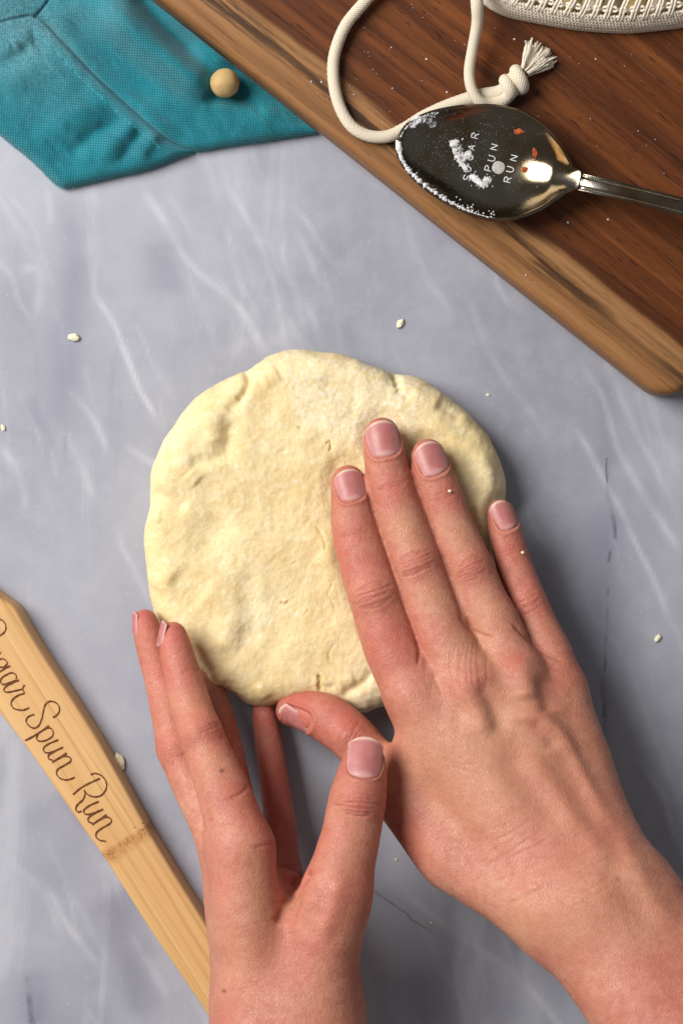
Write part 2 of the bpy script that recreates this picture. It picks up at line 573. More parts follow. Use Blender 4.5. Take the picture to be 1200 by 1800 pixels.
def mat_linen():
    N = NT('teal_linen')
    co = N.coord('UV')      # millimetres on the cloth
    wob = N.vmath('SCALE', N.vmath('SUBTRACT', N.noise(co, 0.25, 3, out='Color'), (0.5, 0.5, 0.5)), scale=0.9)
    c = N.map(N.vmath('ADD', co, wob), rot=(0, 0, 0.72))
    sep = N.n('ShaderNodeSeparateXYZ')
    N.put(sep.inputs[0], c)
    f = 2 * math.pi / 1.25
    wu = N.math('SINE', N.math('MULTIPLY', sep.outputs[0], f))
    wv = N.math('SINE', N.math('MULTIPLY', sep.outputs[1], f))
    w = N.math('MULTIPLY', wu, wv)
    h = N.math('ADD', N.math('MULTIPLY', N.math('ABSOLUTE', wu), 0.5), N.math('ADD', N.math('MULTIPLY', N.math('ABSOLUTE', wv), 0.5), N.math('MULTIPLY', w, 0.5)))
    slub = N.noise(N.map(c, scale=(3.2, 0.22, 1)), 1.0, 3)
    slub2 = N.noise(N.map(c, scale=(0.22, 3.2, 1)), 1.0, 3)
    big = N.noise(co, 0.045, 4)
    base = N.ramp(big, [(0.3, rgb(2, 92, 106)), (0.6, rgb(8, 116, 130)), (0.8, rgb(24, 134, 146))])
    base = N.mix(N.remap(w, -0.2, 0.9, 0, 0.55), base, rgb(62, 166, 176))
    base = N.mix(N.remap(slub, 0.55, 0.75, 0, 0.45), base, rgb(84, 176, 184))
    base = N.mix(N.remap(slub2, 0.55, 0.75, 0, 0.40), base, rgb(8, 84, 98))
    # flour rubbed into the far corner and along the creases
    fl = N.math('MULTIPLY', N.attr('flour'), N.remap(N.noise(co, 0.9, 5, 0.7), 0.30, 0.72))
    base = N.mix(N.math('MULTIPLY', fl, 0.6), base, rgb(160, 190, 196))
    return N.set(color=base, rough=0.85, spec=0.15, sheen=0.25, sheen_r=0.5, normal=N.bump(h, 0.8, 0.0004))


def mat_cotton(name='cotton_cord', a=(214, 196, 168), b=(236, 224, 202), twist=True):
    N = NT(name)
    co = N.coord('UV')      # u around 0..1, v along in mm
    sep = N.n('ShaderNodeSeparateXYZ')
    N.put(sep.inputs[0], co)
    u, v = sep.outputs[0], sep.outputs[1]
    ph1 = N.math('ADD', N.math('MULTIPLY', u, 6 * 2 * math.pi), N.math('MULTIPLY', v, 3.6))
    ph2 = N.math('SUBTRACT', N.math('MULTIPLY', u, 6 * 2 * math.pi), N.math('MULTIPLY', v, 3.6))
    w = N.math('MULTIPLY', N.math('SINE', ph1), N.math('SINE', ph2))
    w = N.remap(N.math('ABSOLUTE', w), 0.0, 0.6)
    oc = N.coord('Object')
    nz = N.noise(oc, 1500, 4)
    h = N.math('ADD', N.math('MULTIPLY', w, 0.8 if twist else 0.0), N.math('MULTIPLY', nz, 0.8))
    base = N.mix(N.remap(h, 0.3, 1.2), rgb(*a), rgb(*b))
    return N.set(color=base, rough=0.9, spec=0.1, sheen=0.2, normal=N.bump(h, 0.6, 0.0004))


def mat_spoon():
    N = NT('tarnished_silver')
    co = N.coord()
    n = N.noise(co, 55, 5, 0.6)
    n2 = N.noise(co, 900, 3)
    base = N.ramp(n, [(0.3, rgb(112, 88, 58)), (0.5, rgb(124, 114, 98)), (0.7, rgb(134, 129, 120))])
    rough = N.math('ADD', N.remap(n, 0.3, 0.7, 0.10, 0.22), N.remap(n2, 0.6, 0.8, 0, 0.15))
    return N.set(color=base, metal=1.0, rough=rough, normal=N.bump(N.noise(co, 330, 5, 0.65), 0.16, 0.0003))


def mat_plain(name, c1, c2, scale=300, rough=0.8, bump=0.4, sss=0.0, spec=0.25, metal=0.0):
    N = NT(name)
    co = N.coord()
    n = N.noise(co, scale, 5, 0.6)
    base = N.mix(N.remap(n, 0.3, 0.7), rgb(*c1), rgb(*c2))
    return N.set(color=base, rough=rough, spec=spec, metal=metal, sss=sss, sss_s=0.002, normal=N.bump(n, bump, 0.0006))


NODE_X = 0.0   # set with the handle

# ---------------------------------------------------------------- hands: a field of tapered limbs, meshed as one skin
def surface_nets(f, origin, h):
    nx, ny, nz = f.shape
    s = f < 0
    c = [f[dx:nx - 1 + dx, dy:ny - 1 + dy, dz:nz - 1 + dz] for dx in (0, 1) for dy in (0, 1) for dz in (0, 1)]
    sc = [s[dx:nx - 1 + dx, dy:ny - 1 + dy, dz:nz - 1 + dz] for dx in (0, 1) for dy in (0, 1) for dz in (0, 1)]
    cnt = sum(q.astype(np.int8) for q in sc)
    act = (cnt > 0) & (cnt < 8)
    ii = np.argwhere(act)
    vals = np.stack([q[act] for q in c], 1)
    offs = np.array([(dx, dy, dz) for dx in (0, 1) for dy in (0, 1) for dz in (0, 1)], float)
    acc = np.zeros((len(ii), 3))
    num = np.zeros(len(ii))
    for a in range(8):
        for b in range(a + 1, 8):
            if abs(offs[a] - offs[b]).sum() == 1:
                va, vb = vals[:, a], vals[:, b]
                m = (va < 0) != (vb < 0)
                t = np.where(m, va / np.where(m, va - vb, 1), 0)
                acc += np.where(m[:, None], offs[a] + t[:, None] * (offs[b] - offs[a]), 0)
                num += m
    V = origin + h * (ii + acc / num[:, None])
    idx = np.full(act.shape, -1, np.int64)
    idx[act] = np.arange(len(ii))
    F = []
    for ax in range(3):
        sl0 = [slice(None)] * 3
        sl1 = [slice(None)] * 3
        sl0[ax], sl1[ax] = slice(0, -1), slice(1, None)
        a, b = s[tuple(sl0)], s[tuple(sl1)]
        e = np.argwhere(a != b)
        o1, o2 = [(1, 2), (2, 0), (0, 1)][ax]
        e = e[(e[:, o1] > 0) & (e[:, o2] > 0) & (e[:, o1] < f.shape[o1] - 1) & (e[:, o2] < f.shape[o2] - 1)]
        fl = a[tuple(e.T)]
        d1, d2 = np.zeros(3, int), np.zeros(3, int)
        d1[o1], d2[o2] = 1, 1
        q = np.stack([idx[tuple((e - d1 - d2).T)], idx[tuple((e - d2).T)], idx[tuple(e.T)], idx[tuple((e - d1).T)]], 1)
        q[~fl] = q[~fl][:, ::-1]
        F.append(q)
    return V, np.concatenate(F)


def smin(a, b, k):
    h = np.maximum(k - np.abs(a - b), 0) / k
    return np.minimum(a, b) - h * h * k * 0.25


class Field:
    def __init__(self, lo, hi, h):
        self.lo, self.h = np.array(lo, float), h
        self.n = np.ceil((np.array(hi) - lo) / h).astype(int) + 1
        self.ax = [self.lo[i] + h * np.arange(self.n[i]) for i in range(3)]

    def chain(self, st, fz=1.0, sub=4, margin=13.0):
        """stations (px, py, z mm, radius px) -> slice and distance"""
        pts = []
        for (px, py, z, r) in st:
            pts.append((*P(px, py, z), r * K * (H - z) / H))
        q = smooth_path(pts, sub) if len(pts) > 2 else np.array(pts)
        lo = (q[:, :3] - q[:, 3:]).min(0) - margin
        hi = (q[:, :3] + q[:, 3:]).max(0) + margin
        sl = []
        for i in range(3):
            a = int(np.clip((lo[i] - self.lo[i]) / self.h, 0, self.n[i] - 1))
            b = int(np.clip((hi[i] - self.lo[i]) / self.h + 1, a + 1, self.n[i]))
            sl.append(slice(a, b))
        ax = [self.ax[i][sl[i]].astype(np.float32) for i in range(3)]
        best = np.full([len(x) for x in ax], 1e3, np.float32)
        mg = margin
        for a, b in zip(q[:-1], q[1:]):
            rm = max(a[3], b[3]) + mg
            ss = tuple(slice(int(np.searchsorted(ax[i], min(a[i], b[i]) - rm)), int(np.searchsorted(ax[i], max(a[i], b[i]) + rm))) for i in range(3))
            X, Y, Z = ax[0][ss[0]][:, None, None], ax[1][ss[1]][None, :, None], ax[2][ss[2]][None, None, :]
            ab = (b[:3] - a[:3]).astype(np.float32)
            L2 = np.float32(ab @ ab + 1e-9)
            a_ = a.astype(np.float32)
            t = ((X - a_[0]) * (ab[0] / L2) + (Y - a_[1]) * (ab[1] / L2)) + (Z - a_[2]) * (ab[2] / L2)
            np.clip(t, 0, 1, out=t)
            dz = (Z - a_[2] - t * ab[2]) * np.float32(fz)
            d = np.sqrt((X - a_[0] - t * ab[0]) ** 2 + (Y - a_[1] - t * ab[1]) ** 2 + dz * dz)
            d -= a_[3] + t * np.float32(b[3] - a[3])
            np.minimum(best[ss], d, out=best[ss])
        return tuple(sl), best

    def new(self):
        return np.full(self.n, 1e3, np.float32)


def skin_mesh(name, lo, hi, h, palm, fingers, cuts=()):
    F = Field(lo, hi, h)
    Pm = F.new()
    for (st, fz, k) in palm:
        sl, d = F.chain(st, fz, 3, k * 1.3 + 6)
        Pm[sl] = smin(Pm[sl], d, k)
    out = Pm.copy()
    for (st, fz, k, extra) in fingers:
        sl, d = F.chain(st, fz)
        for e in extra:                        # joint swellings
            c, rr = P(*e[:3]), e[3] * K * (H - e[2]) / H
            X, Y, Z = [F.ax[i][sl[i]].astype(np.float32).reshape([-1 if j == i else 1 for j in range(3)]) for i in range(3)]
            d = smin(d, np.sqrt((X - c[0]) ** 2 + (Y - c[1]) ** 2 + (Z - c[2]) ** 2).astype(np.float32) - np.float32(rr), 3.0)
        hsl = smin(Pm[sl], d, k)
        o_, p_ = out[sl], Pm[sl]
        kk = 0.9 * np.clip((p_ - hsl) / 1.2, 0, 1) * np.clip((p_ - o_) / 1.2, 0, 1) + 1e-3
        out[sl] = smin(o_, hsl, kk)
    for (st, fz, k) in cuts:
        sl, d = F.chain(st, fz)
        out[sl] = -smin(-out[sl], d, k)
    V, Q = surface_nets(out, F.lo, h)
    E, inv = quad_edges(Q)
    for _ in range(3):
        V = relax(V, E, 0.5)
    # split every quad in four, then relax once more
    n = len(V)
    em = V[E].mean(1)
    fm = V[Q].mean(1)
    e = (n + inv).reshape(4, -1).T                 # edge vertex of side k
    c = n + len(E) + np.arange(len(Q))
    Q2 = np.concatenate([np.stack([Q[:, k], e[:, k], c, e[:, (k - 1) % 4]], 1) for k in range(4)])
    V2 = np.concatenate([V, em, fm])
    E2, _ = quad_edges(Q2)
    for _ in range(2):
        V2 = relax(V2, E2, 0.5)
    fn = np.cross(V2[Q2[:, 2]] - V2[Q2[:, 0]], V2[Q2[:, 3]] - V2[Q2[:, 1]])
    no = np.stack([np.bincount(Q2.ravel(), np.repeat(fn[:, k], 4), len(V2)) for k in range(3)], 1)
    no /= np.linalg.norm(no, axis=1)[:, None] + 1e-12
    return V2, no, Q2


def vert_normals(V, Q):
    fn = np.cross(V[Q[:, 2]] - V[Q[:, 0]], V[Q[:, 3]] - V[Q[:, 1]])
    no = np.stack([np.bincount(Q.ravel(), np.repeat(fn[:, k], 4), len(V)) for k in range(3)], 1)
    return no / (np.linalg.norm(no, axis=1)[:, None] + 1e-12)


def quad_edges(Q):
    e = np.concatenate([Q[:, [k, (k + 1) % 4]] for k in range(4)])
    e.sort(1)
    key = e[:, 0] * (Q.max() + 1) + e[:, 1]
    u, inv = np.unique(key, return_inverse=True)
    return np.stack([u // (Q.max() + 1), u % (Q.max() + 1)], 1), inv


def relax(V, E, f):
    n = len(V)
    cnt = np.bincount(E.ravel(), minlength=n)[:, None]
    s = np.stack([np.bincount(E[:, 0], V[E[:, 1], k], n) + np.bincount(E[:, 1], V[E[:, 0], k], n) for k in range(3)], 1)
    return V + f * (s / np.maximum(cnt, 1) - V)


def gauss_lines(q, lines):
    """sum of bell-shaped ridges (+) or grooves (-): (polyline px, width px, height mm)"""
    d = np.zeros(len(q))
    for (poly, w, hgt) in lines:
        poly = np.asarray(poly, float)
        if w > 8 and len(poly) > 2:
            poly = smooth_path(poly, 4)
        lo, hi = poly.min(0) - 3.2 * w, poly.max(0) + 3.2 * w
        m = np.where(((q > lo) & (q < hi)).all(1))[0]
        if not len(m):
            continue
        dist, t = polydist(q[m], poly)
        taper = sstep(0, 1, np.clip(np.minimum(t, 1 - t) * (4.0 if w > 8 else 6.0) + (0.0 if w > 8 else 0.25), 0, 1))
        d[m] += hgt * np.exp(-(dist / w) ** 2) * taper
    return d


def knuckle_lines(cx, cy, ang, half, n, spread, depth, seed, width=1.9):
    """creases across a finger joint; ang = direction the finger points, degrees in the picture"""
    r = np.random.default_rng(seed)
    ux, uy = math.cos(ang), math.sin(ang)
    vx, vy = -uy, ux
    L = []
    for i in range(n):
        o = (-1 + 2 * (i + 0.5) / n) if n > 1 else 0.0
        off = o * spread + r.normal() * spread * 0.08
        bow = o * spread * 0.18
        hl = half * (1 - 0.30 * abs(o) ** 2) * r.uniform(0.75, 1.0)
        sh = r.normal() * half * 0.12
        pts = []
        for k in range(7):
            s = -1 + 2 * k / 6
            a = off - bow * s * s + r.normal() * spread * 0.035
            pts.append((cx + ux * a + vx * (s * hl + sh), cy + uy * a + vy * (s * hl + sh)))
        L.append((smooth_path(pts, 4), width * r.uniform(0.8, 1.3), -depth * r.uniform(0.5, 1.0)))
    return L


def blobs(q, items):
    r = np.zeros(len(q))
    for (x, y, s, a) in items:
        r = np.maximum(r, a * np.exp(-((q[:, 0] - x) ** 2 + (q[:, 1] - y) ** 2) / (s * s)))
    return r


def nail_frame(nl):
    """px centre, pointing angle, half width, half length"""
    c = np.array(nl['c'], float)
    u = np.array([math.cos(nl['ang']), math.sin(nl['ang'])])
    return c, u, np.array([-u[1], u[0]])


def nail_fold(q, up, nl):
    c, u, v = nail_frame(nl)
    d = q - c
    m = np.where((np.abs(d) < nl['len'] * 1.6).all(1) & (up > 0.0))[0]
    out = np.zeros(len(q))
    if not len(m):
        return out
    a = np.abs(d[m] @ v) / nl['wid']
    b = (d[m] @ u) / nl['len']                 # -1 cuticle .. 1 tip
    bb = np.where(b < 0, -b, b * 0.6)
    rr = (a ** 3 + bb ** 3) ** (1 / 3.0)
    px = (rr - 1) * nl['wid']
    fold = 0.34 * np.exp(-((px - 3.4) / 3.0) ** 2) - 0.50 * np.exp(-((px + 1.0) / 2.2) ** 2) - 0.35 * (px < -2)
    fold = fold * np.where(b > 0.75, 0.15, 1.0)
    out[m] = fold
    return out


def make_nail(nl, bvh, mat, parent):
    """a curved plate with its own thickness, seated in the nail bed"""
    n3 = Vector(nl.get('n', (0, 0, 1))).normalized()
    z0 = nl['z']
    c = Vector(P(*nl['c'], z0))
    u = Vector((math.cos(nl['ang']), -math.sin(nl['ang']), nl.get('uz', 0.0)))
    u = (u - n3 * u.dot(n3)).normalized()
    v = n3.cross(u)
    sc = K * (H - z0) / H
    hw, hl = nl['wid'] * sc, nl['len'] * sc

    def hit(o):
        r = bvh.ray_cast(c + o + n3 * 25, -n3, 60)
        return None if r[0] is None else (r[0] - c).dot(n3)
    h0 = hit(u * (-0.55 * hl))
    h1 = hit(u * (0.45 * hl))
    hc = hit(u * 0.0)
    h0 = 0.0 if h0 is None else h0
    h1 = h0 if h1 is None else h1
    hc = (h0 + h1) / 2 if hc is None else hc
    slope = (h1 - h0) / (1.0 * hl)
    hL, hR = hit(v * (-0.5 * hw)), hit(v * (0.5 * hw))
    roll = 0.0 if hL is None or hR is None else max(-0.5, min(0.5, (hR - hL) / hw))
    base = (h0 + hc) / 2 + 0.275 * slope * hl * 0.5
    nu, nv = 23, 25
    V, tip, lun = [], [], []
    R = hw * nl.get('curv', 1.3)
    for j in range(nv):
        b = -1 + 2 * j / (nv - 1)
        for i in range(nu):
            a = -1 + 2 * i / (nu - 1)
            lim = 1.0
            if b < -0.45:                     # rounded at the cuticle
                t = (-0.45 - b) / 0.55
                lim = (1 - t ** 2.6) ** (1 / 2.2) if t < 1 else 0.02
            x = a * hw * max(lim, 0.04)
            bl = b
            if b > 0.6:                       # rounded free edge
                bl = b - 0.42 * (b - 0.6) / 0.4 * (abs(a) ** 2.2)
            y = bl * hl
            drop = R - math.sqrt(max(R * R - x * x, 0.01))
            hgt = hc + slope * y + 0.36 + roll * x - drop - 0.055 * hl * (b * b) - 0.25 * max(0, b - 0.6)
            hgt -= 0.55 * max(0.0, (-b - 0.75) / 0.25) ** 2
            V.append(np.array(c + u * y + v * x + n3 * hgt))
            edge = 0.60 + 0.26 * (1 - abs(a) ** 2.2)
            tip.append(nl.get('free', 0.75) * float(sstep(edge - 0.05, edge + 0.04, np.array(bl))))
            lun.append(max(0.6 * float(1 - sstep(-0.80, -0.50, np.array(b + 0.45 * a * a))), 0.5 * abs(a) ** 6))
    top = len(V)
    for k in range(top):
        V.append(V[k] - np.array(n3) * 0.45)
    F = grid_faces(nu, nv)
    F2 = [tuple(i + top for i in f[::-1]) for f in F]
    rim = [i for i in range(nu)] + [j * nu + nu - 1 for j in range(1, nv)] + \
          [(nv - 1) * nu + i for i in range(nu - 2, -1, -1)] + [j * nu for j in range(nv - 2, 0, -1)]
    S = [(rim[k], rim[k] + top, rim[(k + 1) % len(rim)] + top, rim[(k + 1) % len(rim)]) for k in range(len(rim))]
    o = mesh_obj('fingernail', V, F + F2 + S, mat, parent, attrs={'tip': tip * 2, 'lunula': lun * 2})
    o.data.validate()
    return o


def finish_hand(name, mesh, lines, red, pale, nails, label, extra=None, moles=((0, 0, 1, 0),), seams=()):
    co, no, fa = mesh
    q = to_px(co)
    if seams:                                   # ease the folds where fingers touch
        dm = np.full(len(q), 1e3)
        for sm in seams:
            dm = np.minimum(dm, polydist(q, sm)[0])
        wt = ((1 - sstep(8, 16, dm)) * (no[:, 2] > -0.2))[:, None]
        E, _ = quad_edges(fa)
        for _ in range(5):
            co = co + wt * (relax(co, E, 0.6) - co)
        no = vert_normals(co, fa)
        q = to_px(co)
    up = no[:, 2]
    w = sstep(-0.05, 0.25, up)
    fine = gauss_lines(q, [l for l in lines if l[1] < 3.2 and l[2] < 0])
    disp = fine + gauss_lines(q, [l for l in lines if not (l[1] < 3.2 and l[2] < 0)])
    for nl in nails:
        if nl.get('n', (0, 0, 1))[2] > 0.55:
            disp += nail_fold(q, up, nl)
    disp *= w
    disp += 0.16 * fbm(co / 8.0, 3) + 0.05 * fbm(co / 1.6 + 11, 2)
    if extra is not None:
        disp += extra(q, co, up)
    co2 = co + no * disp[:, None]
    r = np.clip(blobs(q, red), 0, 1)
    p = np.clip(blobs(q, pale), 0, 1) * (1 - r)
    cr = np.clip(-fine / 0.3, 0, 1) * w
    o = mesh_obj(name, co2, fa, M['skin'], attrs={'red': r, 'pale': p, 'crease': cr, 'mole': np.clip(blobs(q, moles) * w, 0, 1)})
    tag(o, label, 'hand')
    near = np.zeros(len(co2), bool)
    for nl in nails:
        near |= np.linalg.norm(co2 - P(*nl['c'], nl['z']), axis=1) < 20
    sel = fa[near[fa].all(1)]
    ids, inv = np.unique(sel, return_inverse=True)
    bvh = BVHTree.FromPolygons(co2[ids].tolist(), inv.reshape(-1, 4).tolist())
    for nl in nails:
        make_nail(nl, bvh, M['nail'], o)
    return o


def hand_on_dough():
    palm = [
        ([(735, 1228, 35, 54), (800, 1335, 40, 58), (895, 1470, 48, 66), (985, 1585, 57, 70)], 1.0, 9),
        ([(826, 1208, 38, 54), (868, 1330, 42, 58), (950, 1460, 50, 62), (1020, 1580, 58, 72)], 1.0, 9),
        ([(908, 1190, 36, 48), (950, 1320, 41, 56), (1010, 1450, 49, 60), (1065, 1570, 58, 72)], 1.0, 9),
        ([(985, 1215, 31, 44), (1022, 1330, 36, 50), (1052, 1430, 44, 54), (1095, 1530, 54, 62), (1125, 1580, 58, 60)], 1.0, 9),
        # thumb side of the palm
        ([(730, 1330, 34, 46), (752, 1420, 36, 52), (800, 1505, 42, 56), (880, 1560, 50, 60), (960, 1610, 57, 62)], 1.0, 8),
        # forearm
        ([(985, 1600, 58, 62), (1050, 1690, 65, 72), (1140, 1805, 76, 84), (1310, 2030, 96, 100)], 1.0, 14),
        ([(1060, 1600, 60, 75), (1160, 1730, 68, 88), (1250, 1830, 78, 95), (1400, 2030, 98, 105)], 1.0, 14),
        ([(1125, 1570, 58, 56), (1205, 1668, 66, 66), (1300, 1790, 77, 82), (1460, 2000, 97, 92)], 1.0, 10),
    ]
    fingers = [
        ([(612, 847, 26, 30), (617, 880, 26.5, 36.5), (626, 935, 27.2, 42.5), (641, 990, 28.8, 46), (659, 1045, 30.3, 48.5), (675, 1095, 31.3, 49.5), (695, 1150, 32.5, 52), (735, 1228, 35, 54)],
         1.12, 5, [(657, 1045, 33, 36)]),
        ([(671, 764, 25.8, 31), (675, 795, 26.3, 36.5), (686, 854, 27, 40), (707, 917, 28.5, 42), (732, 990, 30.3, 44.5), (754, 1054, 32, 46.5), (779, 1117, 34, 48), (826, 1208, 38, 52)],
         1.12, 5, [(731, 990, 33, 32)]),
        ([(752, 800, 25.5, 29.5), (757, 825, 26, 35), (774, 870, 26.5, 38), (797, 933, 27.5, 39.5), (826, 998, 29, 41.5), (848, 1054, 30.5, 43), (871, 1100, 32.5, 45), (908, 1190, 36, 46)],
         1.12, 5, [(828, 998, 32, 28)]),
        ([(880, 901, 21.8, 24), (884, 922, 22.2, 28), (895, 967, 22.6, 31), (911, 1017, 23.6, 33), (927, 1056, 25, 34), (948, 1108, 27, 36), (968, 1152, 29, 39), (985, 1215, 31, 42)],
         1.1, 5, [(928, 1056, 27.5, 22)]),
        # flesh where neighbouring fingers press together
        ([(650, 885, 26.5, 11), (669, 940, 28, 13), (688, 990, 29.5, 14), (708, 1055, 31, 15), (728, 1110, 33, 16)], 1.0, 1.0, []),
        ([(730, 850, 26, 10), (753, 910, 27.5, 13), (793, 1028, 30.5, 14), (814, 1085, 32.5, 15)], 1.0, 1.0, []),
        # thumb, bent across towards the dough
        ([(512, 1249, 15.5, 28), (540, 1250, 17, 37), (578, 1265, 20, 43), (622, 1300, 23, 43), (668, 1355, 27, 43), (715, 1415, 31, 50), (790, 1500, 40, 56)],
         1.05, 6, [(612, 1292, 26, 27)]),
    ]
    lo = P(470, 2000, 0) - (2, 20, 0)
    hi = np.array([205.0, 40.0, 125.0])
    lo = np.array([-32.0, -200.0, 5.0])
    mesh = skin_mesh('hand', lo, hi, 0.8, palm, fingers)
    rad = math.radians
    L = []
    # joint creases
    L += knuckle_lines(625, 938, rad(-102), 30, 3, 9, 0.22, 1)
    L += knuckle_lines(686, 856, rad(-105), 30, 3, 9, 0.24, 2)
    L += knuckle_lines(779, 872, rad(-112), 27, 3, 9, 0.20, 3)
    L += knuckle_lines(898, 970, rad(-110), 22, 2, 7, 0.15, 4)
    L += knuckle_lines(655, 1046, rad(-108), 36, 7, 24, 0.32, 5)
    L += knuckle_lines(731, 990, rad(-110), 33, 7, 24, 0.34, 6)
    L += knuckle_lines(830, 998, rad(-115), 30, 7, 22, 0.32, 7)
    L += knuckle_lines(932, 1056, rad(-117), 24, 6, 18, 0.28, 8)
    L += knuckle_lines(612, 1290, rad(-150), 30, 5, 16, 0.28, 9)
    # folds over the knuckles at the finger roots
    r = np.random.default_rng(12)
    for i in range(14):
        t = i / 13
        x0, y0 = 752 + 105 * t, 1150 - 30 * t
        L.append((smooth_path([(x0, y0), (x0 - 6 + r.normal() * 4, y0 + 40), (x0 + 2 + r.normal() * 6, y0 + 78 + 20 * r.random())], 4), 2.4, -0.16 * r.uniform(0.5, 1)))
    for i in range(16):
        x0, y0 = 700 + r.random() * 130, 1240 + r.random() * 120
        L.append((smooth_path([(x0, y0), (x0 + 25, y0 + 10 + r.normal() * 3), (x0 + 60, y0 + 14 + r.normal() * 5)], 4), 2.2, -0.10 * r.random()))
    for i in range(26):
        x0, y0 = 850 + r.random() * 170, 1470 + r.random() * 140
        L.append((smooth_path([(x0, y0), (x0 + 30, y0 - 14 + r.normal() * 3), (x0 + 70, y0 - 38 + r.normal() * 5)], 4), 2.4, -0.14 * r.random()))
    # creases where fingers meet the hand
    L += [(smooth_path([(732, 1125), (737, 1145), (734, 1168)], 5), 3.4, -0.6), (smooth_path([(806, 1080), (822, 1102), (842, 1115), (866, 1122)], 5), 3.4, -0.7),
          (smooth_path([(900, 1095), (926, 1122), (956, 1147), (990, 1162)], 5), 3.4, -0.7)]
    # where neighbouring fingers press together
    L += [(smooth_path([(640, 850), (652, 888), (669, 940), (686, 990), (708, 1058), (727, 1107), (736, 1140)], 6), 3.4, -0.6),
          (smooth_path([(722, 830), (736, 866), (753, 910), (793, 1028), (814, 1088)], 6), 3.4, -0.6)]
    # tendons, veins and the hollows between them
    L += [([(780, 1195), (835, 1245), (862, 1300)], 20, 1.01), ([(905, 1150), (922, 1200), (925, 1235)], 22, 1.51),
          ([(838, 1190), (868, 1245), (880, 1300)], 18, -1.51), ([(945, 1180), (960, 1230), (965, 1255)], 15, -1.12),
          ([(862, 1275), (905, 1262), (945, 1262), (985, 1290), (1015, 1345), (1045, 1400), (1080, 1455)], 12, 0.92),
          ([(930, 1265), (960, 1290), (975, 1320)], 14, -0.81),
          ([(880, 1310), (930, 1385), (1000, 1470)], 24, -0.70), ([(960, 1310), (1010, 1390), (1060, 1470)], 22, -0.61),
          ([(905, 1290), (960, 1370), (1030, 1470), (1090, 1540)], 20, 0.81),
          ([(770, 1250), (840, 1350), (930, 1470)], 27, 0.61), ([(745, 1195), (790, 1215), (825, 1290)], 14, -0.51),
          ([(1085, 1455), (1105, 1500), (1140, 1570), (1200, 1650)], 19, 0.81),
          ([(1060, 1500), (1090, 1560), (1150, 1640)], 22, -0.61),
          ([(690, 1270), (720, 1330), (760, 1380)], 32, 0.51)]
    red = [(612, 850, 42, .55), (671, 775, 42, .55), (754, 805, 40, .55), (880, 905, 34, .5), (520, 1240, 50, .6),
           (590, 960, 50, .45), (625, 938, 34, .45), (690, 860, 32, .55), (785, 872, 30, .45), (900, 968, 34, .5),
           (652, 1046, 40, .35), (735, 992, 38, .30), (832, 998, 34, .30), (945, 1056, 34, .45), (690, 1120, 60, .50),
           (640, 1000, 55, .45), (900, 1165, 24, .4), (820, 1200, 44, .25), (1000, 1180, 50, .35), (610, 1260, 60, .55), (540, 1290, 60, .5),
           (1010, 1420, 90, .22), (950, 1500, 110, .20), (1150, 1720, 110, .22), (720, 1470, 60, .3), (920, 1030, 40, .35)]
    pale = [(900, 1300, 130, .7), (1000, 1400, 110, .6), (1050, 1600, 130, .6), (712, 930, 40, .8), (805, 940, 36, .7), (780, 1350, 120, .6), (880, 1380, 110, .6), (840, 1150, 60, .6), (950, 1620, 90, .6),
            (760, 1060, 50, .5), (860, 1070, 40, .5)]
    nails = [
        dict(c=(615, 853), ang=rad(-104), wid=25.5, len=29, z=33, uz=-0.10),
        dict(c=(673, 771), ang=rad(-101), wid=28.5, len=33, z=33, uz=-0.10),
        dict(c=(758, 806), ang=rad(-110), wid=26, len=31, z=33, uz=-0.10),
        dict(c=(886, 906), ang=rad(-113), wid=19, len=27, z=27, uz=-0.10, n=(0.18, 0.0, 1)),
        dict(c=(518, 1264), ang=rad(-160), wid=21, len=30, z=20, uz=-0.15, n=(-0.05, -0.70, 0.71)),
    ]
    return finish_hand('hand', mesh, L, red, pale, nails,
                       'hand pressing flat fingers onto the dough, knuckles up',
                       moles=[(1085, 1545, 4.0, .5), (870, 1490, 3.0, .4), (900, 1420, 3.0, .3)],
                       seams=[[(640, 850), (652, 888), (669, 940), (686, 990), (708, 1058), (727, 1107)], [(722, 830), (736, 866), (753, 910), (793, 1028), (812, 1082)]])


